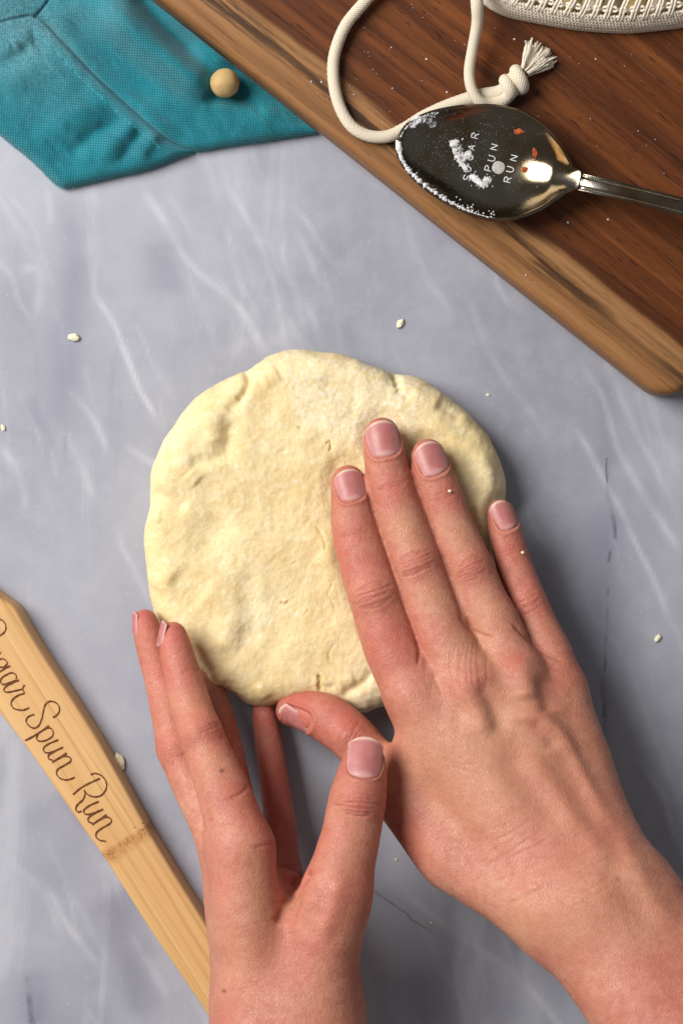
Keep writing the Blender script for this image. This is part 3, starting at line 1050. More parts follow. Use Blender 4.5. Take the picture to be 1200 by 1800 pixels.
def hand_at_edge():
    palm = [
        ([(424, 1492, 50, 56), (432, 1580, 52, 60), (452, 1700, 52, 62), (480, 1800, 52, 66)], 1.0, 9),
        ([(400, 1492, 38, 46), (408, 1580, 39, 50), (430, 1700, 41, 56), (470, 1800, 44, 70)], 1.0, 9),
        ([(420, 1505, 26, 42), (430, 1600, 29, 46), (450, 1710, 34, 54), (480, 1800, 38, 66)], 1.0, 9),
        ([(485, 1540, 16, 40), (478, 1620, 20, 46), (480, 1720, 28, 56), (490, 1800, 36, 64)], 1.0, 9),
        # thumb metacarpal and the web towards the index finger
        ([(590, 1570, 54, 58), (570, 1650, 54, 68), (545, 1740, 52, 74), (530, 1810, 52, 80)], 1.0, 9),
        ([(500, 1570, 36, 40), (520, 1640, 42, 56), (515, 1740, 44, 70)], 1.0, 10),
        # forearm
        ([(455, 1790, 50, 72), (450, 1900, 58, 84), (440, 2080, 72, 100)], 1.0, 14),
        ([(552, 1790, 50, 82), (552, 1900, 58, 90), (540, 2080, 72, 105)], 1.0, 14),
    ]
    fingers = [
        ([(304, 1117, 29, 24.5), (309, 1140, 30, 29), (316, 1168, 31, 31.5), (331, 1226, 34, 36), (350, 1284, 38, 39), (374, 1345, 42, 43), (400, 1412, 46, 49), (424, 1492, 50, 54)],
         1.0, 5, [(352, 1284, 41, 34)]),
        ([(255, 1092, 19, 22), (261, 1115, 19.5, 26), (269, 1145, 20, 28), (288, 1208, 22, 31), (313, 1316, 27, 35), (350, 1402, 33, 38), (400, 1492, 38, 44)],
         1.0, 5, [(312, 1314, 27.5, 35.5)]),
        ([(366, 1190, 10, 22), (372, 1220, 11, 27), (384, 1270, 13, 31), (397, 1330, 16, 33), (412, 1410, 21, 36), (420, 1505, 26, 42)],
         1.0, 5, []),
        ([(464, 1246, 8.5, 20), (467, 1270, 8.5, 23), (474, 1317, 9, 25.5), (485, 1395, 11, 27), (493, 1460, 13, 30), (490, 1540, 16, 38)],
         1.0, 5, []),
        ([(641, 1328, 48, 33), (638, 1352, 49, 41), (632, 1385, 50, 48), (626, 1415, 51, 51), (617, 1465, 52, 52), (605, 1515, 53, 55), (590, 1580, 54, 58)],
         1.08, 5, [(629, 1405, 54, 40)]),
    ]
    lo = np.array([-78.0, -215.0, 1.5])
    hi = np.array([20.0, -30.0, 100.0])
    mesh = skin_mesh('hand', lo, hi, 0.8, palm, fingers)
    rad = math.radians
    L = []
    L += knuckle_lines(629, 1412, rad(-85), 40, 7, 26, 0.36, 31, 2.1)
    L += knuckle_lines(634, 1366, rad(-85), 36, 2, 6, 0.14, 32)
    L += [(smooth_path([(318, 1183), (335, 1178), (350, 1181)], 4), 3.4, -0.18), (smooth_path([(350, 1290), (370, 1282), (390, 1272)], 4), 3.6, -0.22),
          (smooth_path([(345, 1284), (365, 1277), (386, 1268)], 4), 2.6, -0.12), (smooth_path([(352, 1296), (372, 1290), (388, 1284)], 4), 2.4, -0.10),
          (smooth_path([(405, 1404), (420, 1398), (438, 1382)], 4), 4.0, -0.26), (smooth_path([(380, 1410), (402, 1404), (430, 1392)], 4), 2.8, -0.12),
          (smooth_path([(445, 1492), (475, 1484), (492, 1488)], 4), 3.6, -0.25)]
    L += knuckle_lines(303, 1318, rad(-105), 20, 5, 18, 0.16, 77)
    # web folds beside the thumb
    L += [(smooth_path([(545, 1528), (520, 1552), (500, 1590), (488, 1625)], 5), 7, -1.6), (smooth_path([(545, 1535), (522, 1570), (510, 1600)], 5), 4, -0.8),
          (smooth_path([(540, 1535), (515, 1548), (498, 1545)], 5), 5, -0.9), (smooth_path([(528, 1545), (505, 1575), (480, 1590)], 5), 4, -0.5),
          (smooth_path([(560, 1550), (530, 1610), (505, 1640)], 5), 12, 0.7), (smooth_path([(600, 1520), (585, 1600), (560, 1660)], 5), 15, 0.7)]
    r = np.random.default_rng(5)
    for i in range(30):
        x0, y0 = 400 + r.random() * 150, 1480 + r.random() * 180
        L.append((smooth_path([(x0, y0), (x0 + 20, y0 - 6 + r.normal() * 3), (x0 + 46, y0 - 8 + r.normal() * 5)], 4), 2.0, -0.10 * r.random()))
    for i in range(30):
        x0, y0 = 400 + r.random() * 190, 1640 + r.random() * 150
        L.append((smooth_path([(x0, y0), (x0 + 26, y0 + 2 + r.normal() * 3), (x0 + 56, y0 + 10 + r.normal() * 5)], 4), 2.2, -0.08 * r.random()))
    red = [(250, 1085, 46, .6), (304, 1110, 48, .6), (280, 1180, 50, .35), (330, 1180, 40, .35), (370, 1275, 40, .35), (430, 1390, 60, .4),
           (470, 1440, 60, .45), (515, 1530, 40, .6), (640, 1310, 60, .5), (628, 1410, 50, .35), (560, 1480, 60, .35), (480, 1250, 60, .6), (490, 1380, 80, .6),
           (520, 1480, 60, .6), (600, 1580, 70, .3), (520, 1700, 110, .25), (400, 1560, 80, .25), (300, 1330, 50, .25), (390, 1290, 40, .5)]
    pale = [(335, 1235, 50, .7), (375, 1340, 50, .6), (450, 1560, 80, .6), (605, 1490, 60, .5), (440, 1680, 90, .5), (620, 1640, 60, .5), (560, 1760, 70, .3)]
    nails = [
        dict(c=(641, 1333), ang=rad(-84), wid=31, len=35, z=56, uz=-0.12),
        dict(c=(283, 1114), ang=rad(-101), wid=18, len=23, z=30, n=(-0.97, -0.15, 0.16), uz=0.0, free=0.35),
        dict(c=(234, 1098), ang=rad(-104), wid=17, len=24, z=20, n=(-0.94, -0.15, 0.28), uz=0.0, free=0.35),
    ]
    # moles
    o = finish_hand('hand', mesh, L, red, pale, nails,
                    'hand standing on its edge beside the dough, thumb up',
                    moles=[(390, 1355, 4.0, .95), (394, 1742, 4.0, .8), (372, 1440, 2.5, .4)])
    return o

# ---------------------------------------------------------------- the marble
def build_table():
    # a slab with a fine grid where the veins run
    xs = np.concatenate([np.linspace(-420, -150, 10)[:-1], np.linspace(-150, 150, 261), np.linspace(150, 420, 10)[1:]])
    ys = np.concatenate([np.linspace(-520, -215, 10)[:-1], np.linspace(-215, 215, 361), np.linspace(215, 520, 10)[1:]])
    X, Y = np.meshgrid(xs, ys)
    V = np.column_stack([X.ravel(), Y.ravel(), np.zeros(X.size)])
    F = grid_faces(len(xs), len(ys))
    q = to_px(V)
    w3 = np.column_stack([q / 70.0, np.zeros(len(q))])
    qw = q + 4 * np.stack([fbm(w3, 3), fbm(w3 + 40, 3)], 1)

    def mask(veins):
        m = np.zeros(len(q))
        for pts, w, s in veins:
            pts = smooth_path(pts, 6)
            lo, hi = pts.min(0) - w * 2.5, pts.max(0) + w * 2.5
            k = np.where(((qw > lo) & (qw < hi)).all(1))[0]
            d, t = polydist(qw[k], pts)
            m[k] = np.maximum(m[k], s * np.exp(-(d / w) ** 2) * np.clip(np.minimum(t, 1 - t) * 5 + 0.2, 0, 1))
        return m
    r = np.random.default_rng(19)
    extra, esoft = [], []
    for k in range(85):
        x, y = r.uniform(-60, 1260), r.uniform(200, 1850)
        a = math.radians(r.normal(68, 7))
        pts = [(x, y)]
        for _ in range(r.integers(3, 7)):
            a2 = a + r.normal() * 0.14
            s = r.uniform(22, 48)
            pts.append((pts[-1][0] + s * math.cos(a2), pts[-1][1] + s * math.sin(a2)))
        extra.append((pts, r.uniform(3.0, 6.0), r.uniform(0.15, 0.5)))
        if r.random() < 0.35:
            i = r.integers(1, len(pts) - 1)
            extra.append(([pts[i], (pts[i][0] + 30, pts[i][1] + r.uniform(20, 50)), (pts[i][0] + 45, pts[i][1] + r.uniform(70, 110))], 4.0, 0.3))
        if r.random() < 0.30:
            esoft.append(([(q_[0] + 14, q_[1]) for q_ in pts], r.uniform(14, 34), r.uniform(0.12, 0.3)))
    LV, SV = LIGHT_VEINS + extra, SOFT_VEINS + esoft + [([(1066, 640), (1068, 860), (1078, 930), (1068, 1000), (1066, 1120), (1063, 1260), (1050, 1400)], 5, .55), ([(120, 520), (116, 700), (118, 820)], 5, .35)]
    nx, ny = len(xs), len(ys)
    rim = [i for i in range(nx)] + [j * nx + nx - 1 for j in range(1, ny)] + [(ny - 1) * nx + i for i in range(nx - 2, -1, -1)] + [j * nx for j in range(ny - 2, 0, -1)]
    n = len(V)
    low = V[rim] - np.array([0, 0, 20.0])
    F += [(rim[k], n + k, n + (k + 1) % len(rim), rim[(k + 1) % len(rim)]) for k in range(len(rim))] + [tuple(n + k for k in range(len(rim)))[::-1]]
    z = np.zeros(len(rim))
    o = mesh_obj('marble_surface', np.concatenate([V, low]), F, M['marble'], smooth=False,
                 attrs={'light_vein': np.concatenate([mask(LV), z]), 'soft_vein': np.concatenate([mask(SV), z])})
    tag(o, 'grey-lilac marble worktop with white and dark veins', 'worktop', kind='structure')


# ---------------------------------------------------------------- the dough
DOUGH_OUT = [(534, 616), (587, 622), (621, 631), (654, 647), (690, 657), (705, 658), (744, 667), (788, 698), (822, 726), (855, 762), (878, 807),
             (888, 846), (887, 880), (880, 940), (858, 1020), (820, 1100), (768, 1172), (710, 1225), (660, 1248), (640, 1255), (600, 1246),
             (545, 1236), (500, 1238), (482, 1240), (460, 1243), (434, 1238), (404, 1216), (373, 1203), (350, 1180), (322, 1146), (296, 1112), (274, 1086),
             (264, 1047), (256, 991), (254, 935), (262, 890), (263, 840), (277, 795), (303, 751), (342, 706), (381, 678), (420, 657), (438, 650),
             (470, 628), (498, 619)]
DOUGH_T = 20.0


def build_dough():
    zc = 8.0
    out = smooth_path([P(x, y, zc)[:2] for x, y in DOUGH_OUT], 10, closed=True)
    c = P(570, 935, zc)[:2]
    ang = np.unwrap(np.arctan2(*(out - c).T[::-1]))
    if ang[-1] < ang[0]:
        ang, out = ang[::-1], out[::-1]
    rr = np.hypot(*(out - c).T)
    nt = 900
    th = ang[0] + 2 * math.pi * np.arange(nt) / nt
    R = np.interp(th, np.append(ang, ang[0] + 2 * math.pi), np.append(rr, rr[0]))
    e = 10.0
    prof = []          # (fraction of inner radius, edge angle)
    ni, ne = 120, 46
    for i in range(ni):
        prof.append(((i + 0.02) / ni, 0.0))
    for i in range(ne + 1):
        prof.append((1.0, math.radians(150) * i / ne))
    V = []
    for (s, ph) in prof:
        if ph == 0 and s < 1:
            rad, z = (R - e) * s, np.full(nt, DOUGH_T)
        else:
            rad = R - e + e * math.sin(ph) ** 0.9 if ph < math.pi / 2 else R - e + e * math.sin(ph)
            zz = zc + (DOUGH_T - zc) * math.cos(ph) if ph < math.pi / 2 else zc + 9.2 * math.cos(ph)
            z = np.full(nt, max(zz, 0.05))
            rad = rad + 0 * R
        V.append(np.stack([c[0] + rad * np.cos(th), c[1] + rad * np.sin(th), z], 1))
    V = np.concatenate(V)
    F = grid_faces(nt, len(prof), wrap_u=True)
    F.append(tuple(range(nt))[::-1])
    nr = len(prof)
    q = to_px(V)
    # normals of the plain shape
    rn = np.repeat(np.array([math.sin(p[1]) if p[0] >= 1 else 0.0 for p in prof]), nt)
    zn = np.repeat(np.array([math.cos(p[1]) if p[0] >= 1 else 1.0 for p in prof]), nt)
    tt = np.tile(th, nr)
    no = np.stack([rn * np.cos(tt), rn * np.sin(tt), zn], 1)
    rho = np.repeat(np.array([p[0] for p in prof]), nt)
    d = 1.3 * fbm(V / 26.0, 3) + 0.40 * fbm(V / 7.0 + 9, 4) + 0.16 * fbm(V / 1.9 + 30, 3)
    # the middle is pressed a little lower than the rim
    d -= 1.0 * (1 - sstep(0.0, 0.85, rho)) * (zn > 0.9)
    lines = [
        ([(434, 652), (436, 672), (428, 692), (418, 705)], 6, -2.2), ([(428, 700), (412, 712), (400, 725)], 10, -1.0),
        ([(400, 735), (405, 765), (398, 795), (385, 815)], 14, -1.5), ([(380, 715), (372, 750), (378, 790)], 18, 1.4),
        ([(330, 815), (360, 810), (395, 800)], 12, -1.1), ([(350, 850), (330, 830)], 14, 0.9),
        ([(262, 862), (300, 880), (330, 900)], 14, -1.3), ([(258, 905), (285, 910)], 16, 0.9),
        ([(410, 900), (370, 940), (340, 985)], 26, -1.2), ([(300, 1010), (360, 1060)], 30, -0.9),
        ([(420, 1000), (440, 1080), (430, 1170)], 22, -1.3), ([(395, 1080), (400, 1150)], 22, 0.8), ([(500, 1020), (480, 1120), (470, 1200)], 30, -0.7),
        ([(690, 655), (700, 668), (697, 680)], 6, -2.0), ([(697, 684), (720, 700)], 8, -1.0), ([(610, 640), (650, 660), (690, 668)], 14, 1.0),
        ([(760, 712), (790, 722), (815, 738)], 9, -1.1), ([(770, 725), (800, 745), (835, 780)], 14, -1.0), ([(720, 690), (780, 705)], 16, 0.9),
        ([(560, 655), (600, 690), (640, 700)], 26, -0.8), ([(500, 640), (470, 690), (480, 740)], 24, -0.7), ([(455, 670), (490, 650)], 18, 0.8),
        ([(840, 790), (860, 830), (865, 870)], 12, 0.8), ([(810, 800), (835, 850), (850, 890)], 16, -0.9),
        ([(630, 880), (610, 960), (625, 1060)], 16, -0.8), ([(596, 900), (575, 980), (592, 1080)], 14, 0.7),
        ([(559, 1186), (563, 1196), (560, 1206), (564, 1216)], 3.2, -1.1), ([(563, 1205), (575, 1209), (588, 1207)], 5, -0.6), ([(600, 1225), (640, 1200), (655, 1180)], 8, -1.1), ([(590, 1200), (625, 1190)], 10, 0.7),
        ([(300, 1000), (270, 1040)], 20, 0.8), ([(370, 1180), (390, 1205)], 14, 0.8), ([(450, 1200), (470, 1230)], 12, 0.7),
        ([(555, 925), (562, 935), (572, 958), (570, 968)], 2.2, -0.4), ([(585, 1025), (575, 1045), (590, 1070)], 2.2, -0.25),
        ([(492, 1058), (500, 1062), (508, 1058)], 2.6, -0.7), ([(572, 780), (580, 776), (582, 790), (577, 792)], 2.0, -0.6),
        ([(522, 750), (530, 754)], 2.2, -0.5), ([(588, 1130), (577, 1150), (580, 1160)], 2.2, -0.25),
    ]
    r = np.random.default_rng(21)
    cracks = []
    for k in range(16):
        if k < 12:
            x, y = r.normal(520, 90), r.normal(990, 100)
        else:
            x, y = r.uniform(290, 860), r.uniform(640, 1230)
        a = r.uniform(0, 6.28)
        pts = [(x, y)]
        for _ in range(r.integers(2, 5)):
            a += r.normal() * 0.8
            s = r.uniform(2.5, 6)
            pts.append((pts[-1][0] + s * math.cos(a), pts[-1][1] + s * math.sin(a)))
        cracks.append((smooth_path(pts, 3), r.uniform(1.3, 2.0), -r.uniform(0.10, 0.26)))
    up = sstep(0.0, 0.5, zn)
    g = gauss_lines(q, lines) + gauss_lines(q, cracks)
    crack = np.clip(-gauss_lines(q, cracks + [l for l in lines if l[1] < 4]) / 0.6, 0, 1) * up
    d = d + g * up
    # fingers sink into the top
    press = np.zeros(len(q))
    for poly, w in [([(612, 840), (624, 935), (655, 1045), (700, 1170)], 44), ([(671, 757), (686, 854), (730, 990), (790, 1150)], 40),
                    ([(753, 795), (777, 867), (829, 998), (880, 1120)], 38), ([(880, 895), (912, 1017), (960, 1140)], 32)]:
        dist, _ = polydist(q, poly)
        press = np.minimum(press, -1.6 * (1 - sstep(0.5, 1.25, dist / w)) + 0.5 * np.exp(-((dist / w - 1.45) / 0.25) ** 2) * 0)
    d = d + press * up
    d *= np.clip(V[:, 2] / 5.0, 0, 1)
    V2 = V + no * d[:, None]
    V2[:, 2] = np.maximum(V2[:, 2], 0.05)
    o = mesh_obj('dough_disc', V2, F, M['dough'], attrs={'crack': crack})
    tag(o, 'pale yellow round of pastry dough under both hands', 'dough')


# ---------------------------------------------------------------- cutting board
def rounded_slab(outline, z0, z1, e, steps=6):
    """outline (n,2) counter-clockwise, mm; rounded top and bottom arrises"""
    n = len(outline)
    nx = np.roll(outline, -1, 0) - np.roll(outline, 1, 0)
    nrm = np.stack([nx[:, 1], -nx[:, 0]], 1)
    nrm /= np.linalg.norm(nrm, axis=1)[:, None]
    V, prof = [], []
    for i in range(steps + 1):
        a = math.pi / 2 * i / steps
        prof.append((e * (1 - math.sin(a)), z0 + e * (1 - math.cos(a))))
    for i in range(steps + 1):
        a = math.pi / 2 * i / steps
        prof.append((e * (1 - math.cos(a)), z1 - e * (1 - math.sin(a))))
    for (ins, z) in prof:
        V.append(np.column_stack([outline - nrm * ins, np.full(n, z)]))
    V = np.concatenate(V)
    F = grid_faces(n, len(prof), wrap_u=True)
    F.append(tuple(range(n))[::-1])
    F.append(tuple((len(prof) - 1) * n + k for k in range(n)))
    return V, F


BOARD_T = 18.0
BA, BB = P(265, 0)[:2], P(1132, 692)[:2]
BU = (BA - BB) / np.linalg.norm(BA - BB)          # along the near edge, towards the cloth
BV = np.array([-BU[1], BU[0]])
if BV @ np.array([1, 1]) < 0:
    BV = -BV
BC = BB + BU * -9.0                               # the near corner (before rounding)


def board_xy(x, y):
    return BC + BU * (-x) + BV * y                # x negative along the edge away from the corner


def build_board():
    # local frame: +x towards the corner, y across from the near edge
    L, W, r = 420.0, 260.0, 11.0
    pts = []
    for (cx, cy, a0) in [(-r, r, -90), (-r, W - r, 0), (-L + r, W - r, 90), (-L + r, r, 180)]:
        for k in range(13):
            a = math.radians(a0 + 90 * k / 12)
            pts.append((cx + r * math.cos(a), cy + r * math.sin(a)))
    full = []
    for a, b in zip(pts, pts[1:] + pts[:1]):
        m = max(1, int(math.hypot(b[0] - a[0], b[1] - a[1]) / 8))
        for k in range(m):
            full.append((a[0] + (b[0] - a[0]) * k / m, a[1] + (b[1] - a[1]) * k / m))
    out = np.array(full)
    V, F = rounded_slab(out, 0.3, BOARD_T, 3.2, 6)
    wob = 0.25 * noise(V / np.array([40.0, 14.0, 9.0]))
    V[:, 2] += wob * (V[:, 2] > 10) * 0.5
    o = mesh_obj('cutting_board', V, F, M['board'])
    ex, ey = -BU, BV
    m = Matrix(((ex[0], ey[0], 0, BC[0] * MM), (ex[1], ey[1], 0, BC[1] * MM), (0, 0, 1, 0), (0, 0, 0, 1)))
    o.matrix_world = m
    tag(o, 'thick walnut cutting board with a paler sapwood edge', 'cutting board')


# ---------------------------------------------------------------- teal cloth
def build_cloth():
    A = smooth_path([(112, 331), (95, 322), (55, 283), (0, 238), (-60, 185), (-160, 100)], 12)      # v direction
    Bc = smooth_path([(112, 331), (135, 328), (200, 313), (265, 298), (330, 272), (380, 262), (430, 254), (490, 246), (560, 235)], 12)
    bd = lambda t: (np.array([560, 235]) * (1 - t) + np.array([180, -68]) * t)
    D = np.array([bd(t) for t in np.linspace(0, 1, 60)])
    C = smooth_path([(-160, 100), (-110, -20), (-40, -95), (60, -110), (180, -68)], 12)

    def samp(c, n):
        s = np.concatenate([[0], np.cumsum(np.hypot(*np.diff(c, axis=0).T))])
        t = np.linspace(0, s[-1], n)
        return np.stack([np.interp(t, s, c[:, 0]), np.interp(t, s, c[:, 1])], 1)
    nu, nv = 260, 230
    a, b, c, d = samp(A, nv), samp(Bc, nu), samp(C, nu), samp(D, nv)
    u = np.linspace(0, 1, nu)[None, :, None]
    v = np.linspace(0, 1, nv)[:, None, None]
    q = (1 - v) * b[None] + v * c[None] + (1 - u) * a[:, None] + u * d[:, None] - (
        (1 - u) * (1 - v) * b[0] + u * (1 - v) * b[-1] + (1 - u) * v * c[0] + u * v * c[-1])
    q = q.reshape(-1, 2)
    # distance to the two free edges
    dA, _ = polydist(q, A)
    dB, _ = polydist(q, Bc)
    de = np.minimum(dA, dB)
    t = np.clip(de / 20.0, 0, 1)
    z = 0.4 + 5.0 * np.sqrt(np.clip(1 - (1 - t) ** 2, 0, 1))
    p3 = np.column_stack([q, np.zeros(len(q))])
    soft = sstep(0, 40, de)
    z += soft * (2.6 * fbm(p3 / 150.0 + 5, 3) + 1.5 * fbm(np.column_stack([(q[:, 0] + q[:, 1]) / 190.0, (q[:, 0] - q[:, 1]) / 46.0, np.zeros(len(q))]) + 2, 3) + 0.5 * fbm(p3 / 22.0 + 8, 2))
    seam = smooth_path([(-10, 42), (62, 30), (110, 72), (160, 125), (230, 190), (300, 248), (352, 270)], 6)
    seam2 = smooth_path([(62, 30), (78, 12), (100, -20)], 5)
    off = lambda pl, dx, dy: [(x + dx, y + dy) for x, y in pl]
    z += gauss_lines(q, [(seam[6:], 3.0, -2.4), (off(seam[6:], -10, 10), 10, 1.5), (off(seam[6:], 9, -9), 9, 0.8), (seam[:8], 2.6, -1.2), (seam2, 2.6, -1.2),
                         ([(160, -30), (240, 60), (320, 120), (380, 180)], 30, 9.0), ([(120, 20), (200, 110), (300, 190)], 26, -2.2), ([(215, -30), (290, 45), (360, 110)], 16, -6.0),
                         ([(270, 20), (330, 90), (400, 150), (470, 205)], 20, -2.2), ([(300, 10), (360, 70), (420, 120)], 14, 2.6),
                         ([(372, 168), (430, 205), (500, 220)], 24, 1.4), ([(360, 160), (380, 175), (415, 172)], 12, -1.6),
                         ([(60, 260), (130, 200), (200, 170)], 24, 2.2), ([(110, 280), (170, 235), (225, 200)], 14, -1.8), ([(170, 290), (210, 240), (240, 210)], 14, 1.8), ([(200, 300), (232, 255), (255, 225)], 11, -1.5), ([(240, 285), (265, 250), (275, 230)], 12, 1.6),
                         ([(0, 170), (60, 120), (120, 100)], 26, 1.2), ([(20, 80), (60, 60)], 20, 1.6), ([(-40, 120), (20, 110), (70, 60)], 14, -1.2)])
    # stitches along the seam
    st = [(x - 15, y + 15) for x, y in seam[12:40]]
    for i in range(0, len(st) - 1):
        if i % 2 == 0:
            z += gauss_lines(q, [([st[i], st[i + 1]], 2.2, -0.55)])
    # the part next to the board is bunched up against it
    dD, tD = polydist(q, D)
    z += 5.0 * np.exp(-(dD / 60) ** 2) * sstep(0.25, 0.8, tD) * soft
    z -= 2.0 * np.exp(-(dD / 12) ** 2) * soft
    z = np.maximum(z, 0.35)
    flour = np.clip(blobs(q, [(40, 70, 90, .75), (0, 30, 90, .7), (90, 120, 50, .35), (130, 30, 50, .45), (200, 20, 40, .3)]) + gauss_lines(q, [(off(seam, -6, 6), 9, 0.25)]), 0, 1)
    V = np.array([P(x, y, 0) for x, y in q])
    V[:, 2] = z
    s = (H - z) / H
    V[:, 0] *= s
    V[:, 1] *= s
    top = len(V)
    low = V.copy()
    low[:, 2] = np.minimum(0.15, V[:, 2])
    F = grid_faces(nu, nv)
    rim = [i for i in range(nu)] + [j * nu + nu - 1 for j in range(1, nv)] + [(nv - 1) * nu + i for i in range(nu - 2, -1, -1)] + [j * nu for j in range(nv - 2, 0, -1)]
    base = V[rim].copy()
    base[:, 2] = 0.12
    S = [(rim[k], top + k, top + (k + 1) % len(rim), rim[(k + 1) % len(rim)]) for k in range(len(rim))]
    VV = np.concatenate([V, base])
    uv = np.concatenate([q * K, q[rim] * K])
    o = mesh_obj('cloth_napkin', VV, F + S + [tuple(top + k for k in range(len(rim)))], M['linen'], attrs={'flour': np.concatenate([flour, flour[rim]])}, uv=uv)
    tag(o, 'creased teal linen napkin beside the cutting board', 'napkin')
    # pale stitches beside the seam
    mb = MB()
    line = smooth_path([(x - 15, y + 15) for x, y in smooth_path([(66, 34), (110, 72), (160, 125), (230, 190), (300, 248)], 6)], 3)
    sl_ = np.concatenate([[0], np.cumsum(np.hypot(*np.diff(line, axis=0).T))])
    x = 0.0
    while x < sl_[-1] - 8:
        pts = []
        for k in range(4):
            d_ = x + 6.5 * k / 3
            pq = np.array([np.interp(d_, sl_, line[:, 0]), np.interp(d_, sl_, line[:, 1])])
            zz = z[np.argmin(((q - pq) ** 2).sum(1))]
            pts.append(P(*pq, zz + (0.12 if k in (1, 2) else -0.12)))
        mb.add(*tube(pts, 0.2, 5))
        x += 11.0
    tag(mb.build('stitching', M['teal_fibre'], o), kind='stuff')
    # loose fibres along the free edges
    mb = MB()
    r = np.random.default_rng(8)
    for edge in (A, Bc):
        for k in range(150):
            i = r.integers(0, len(edge) - 1)
            e = edge[i] + (edge[i + 1] - edge[i]) * r.random()
            tn = edge[i + 1] - edge[i]
            tn = tn / (np.linalg.norm(tn) + 1e-6)
            sgn = 1 if edge is Bc else -1
            nn = np.array([-tn[1], tn[0]]) * sgn
            p0 = P(*(e - nn * 3), 1.4 + r.random() * 1.4)
            p1 = P(*(e + nn * r.uniform(0.5, 3) + tn * r.normal() * 3), 0.8 + r.random() * 2)
            mb.add(*tube([p0, (p0 + p1) / 2 + r.normal(size=3) * 0.2, p1], 0.05, 3))
    f = mb.build('loose_fibres', M['teal_fibre'], o)
    tag(f, kind='stuff')
    return o


def lumpy(c, r, seed, amp=0.2, sub=3, squash=(1, 1, 1), freq=1.3):
    bm = bmesh.new()
    bmesh.ops.create_icosphere(bm, subdivisions=sub, radius=1.0)
    v = np.array([x.co[:] for x in bm.verts])
    f = [tuple(q.index for q in x.verts) for x in bm.faces]
    bm.free()
    v = v * (1 + amp * fbm(v * freq + seed * 7.7, 3))[:, None]
    return v * r * np.array(squash) + np.array(c), f


def build_ball():
    c = P(395, 146, 10.0)
    v, f = lumpy((0, 0, 0), 5.05, 3, 0.035, 4, freq=1.0)
    o = mesh_obj('clay_ball', v, f, M['clay'])
    o.location = Vector(c) * MM
    tag(o, 'small beige clay ball lying on the teal napkin', 'ball')


# ---------------------------------------------------------------- bamboo handle
HD = np.array([0.535, 0.845])       # picture direction along the handle


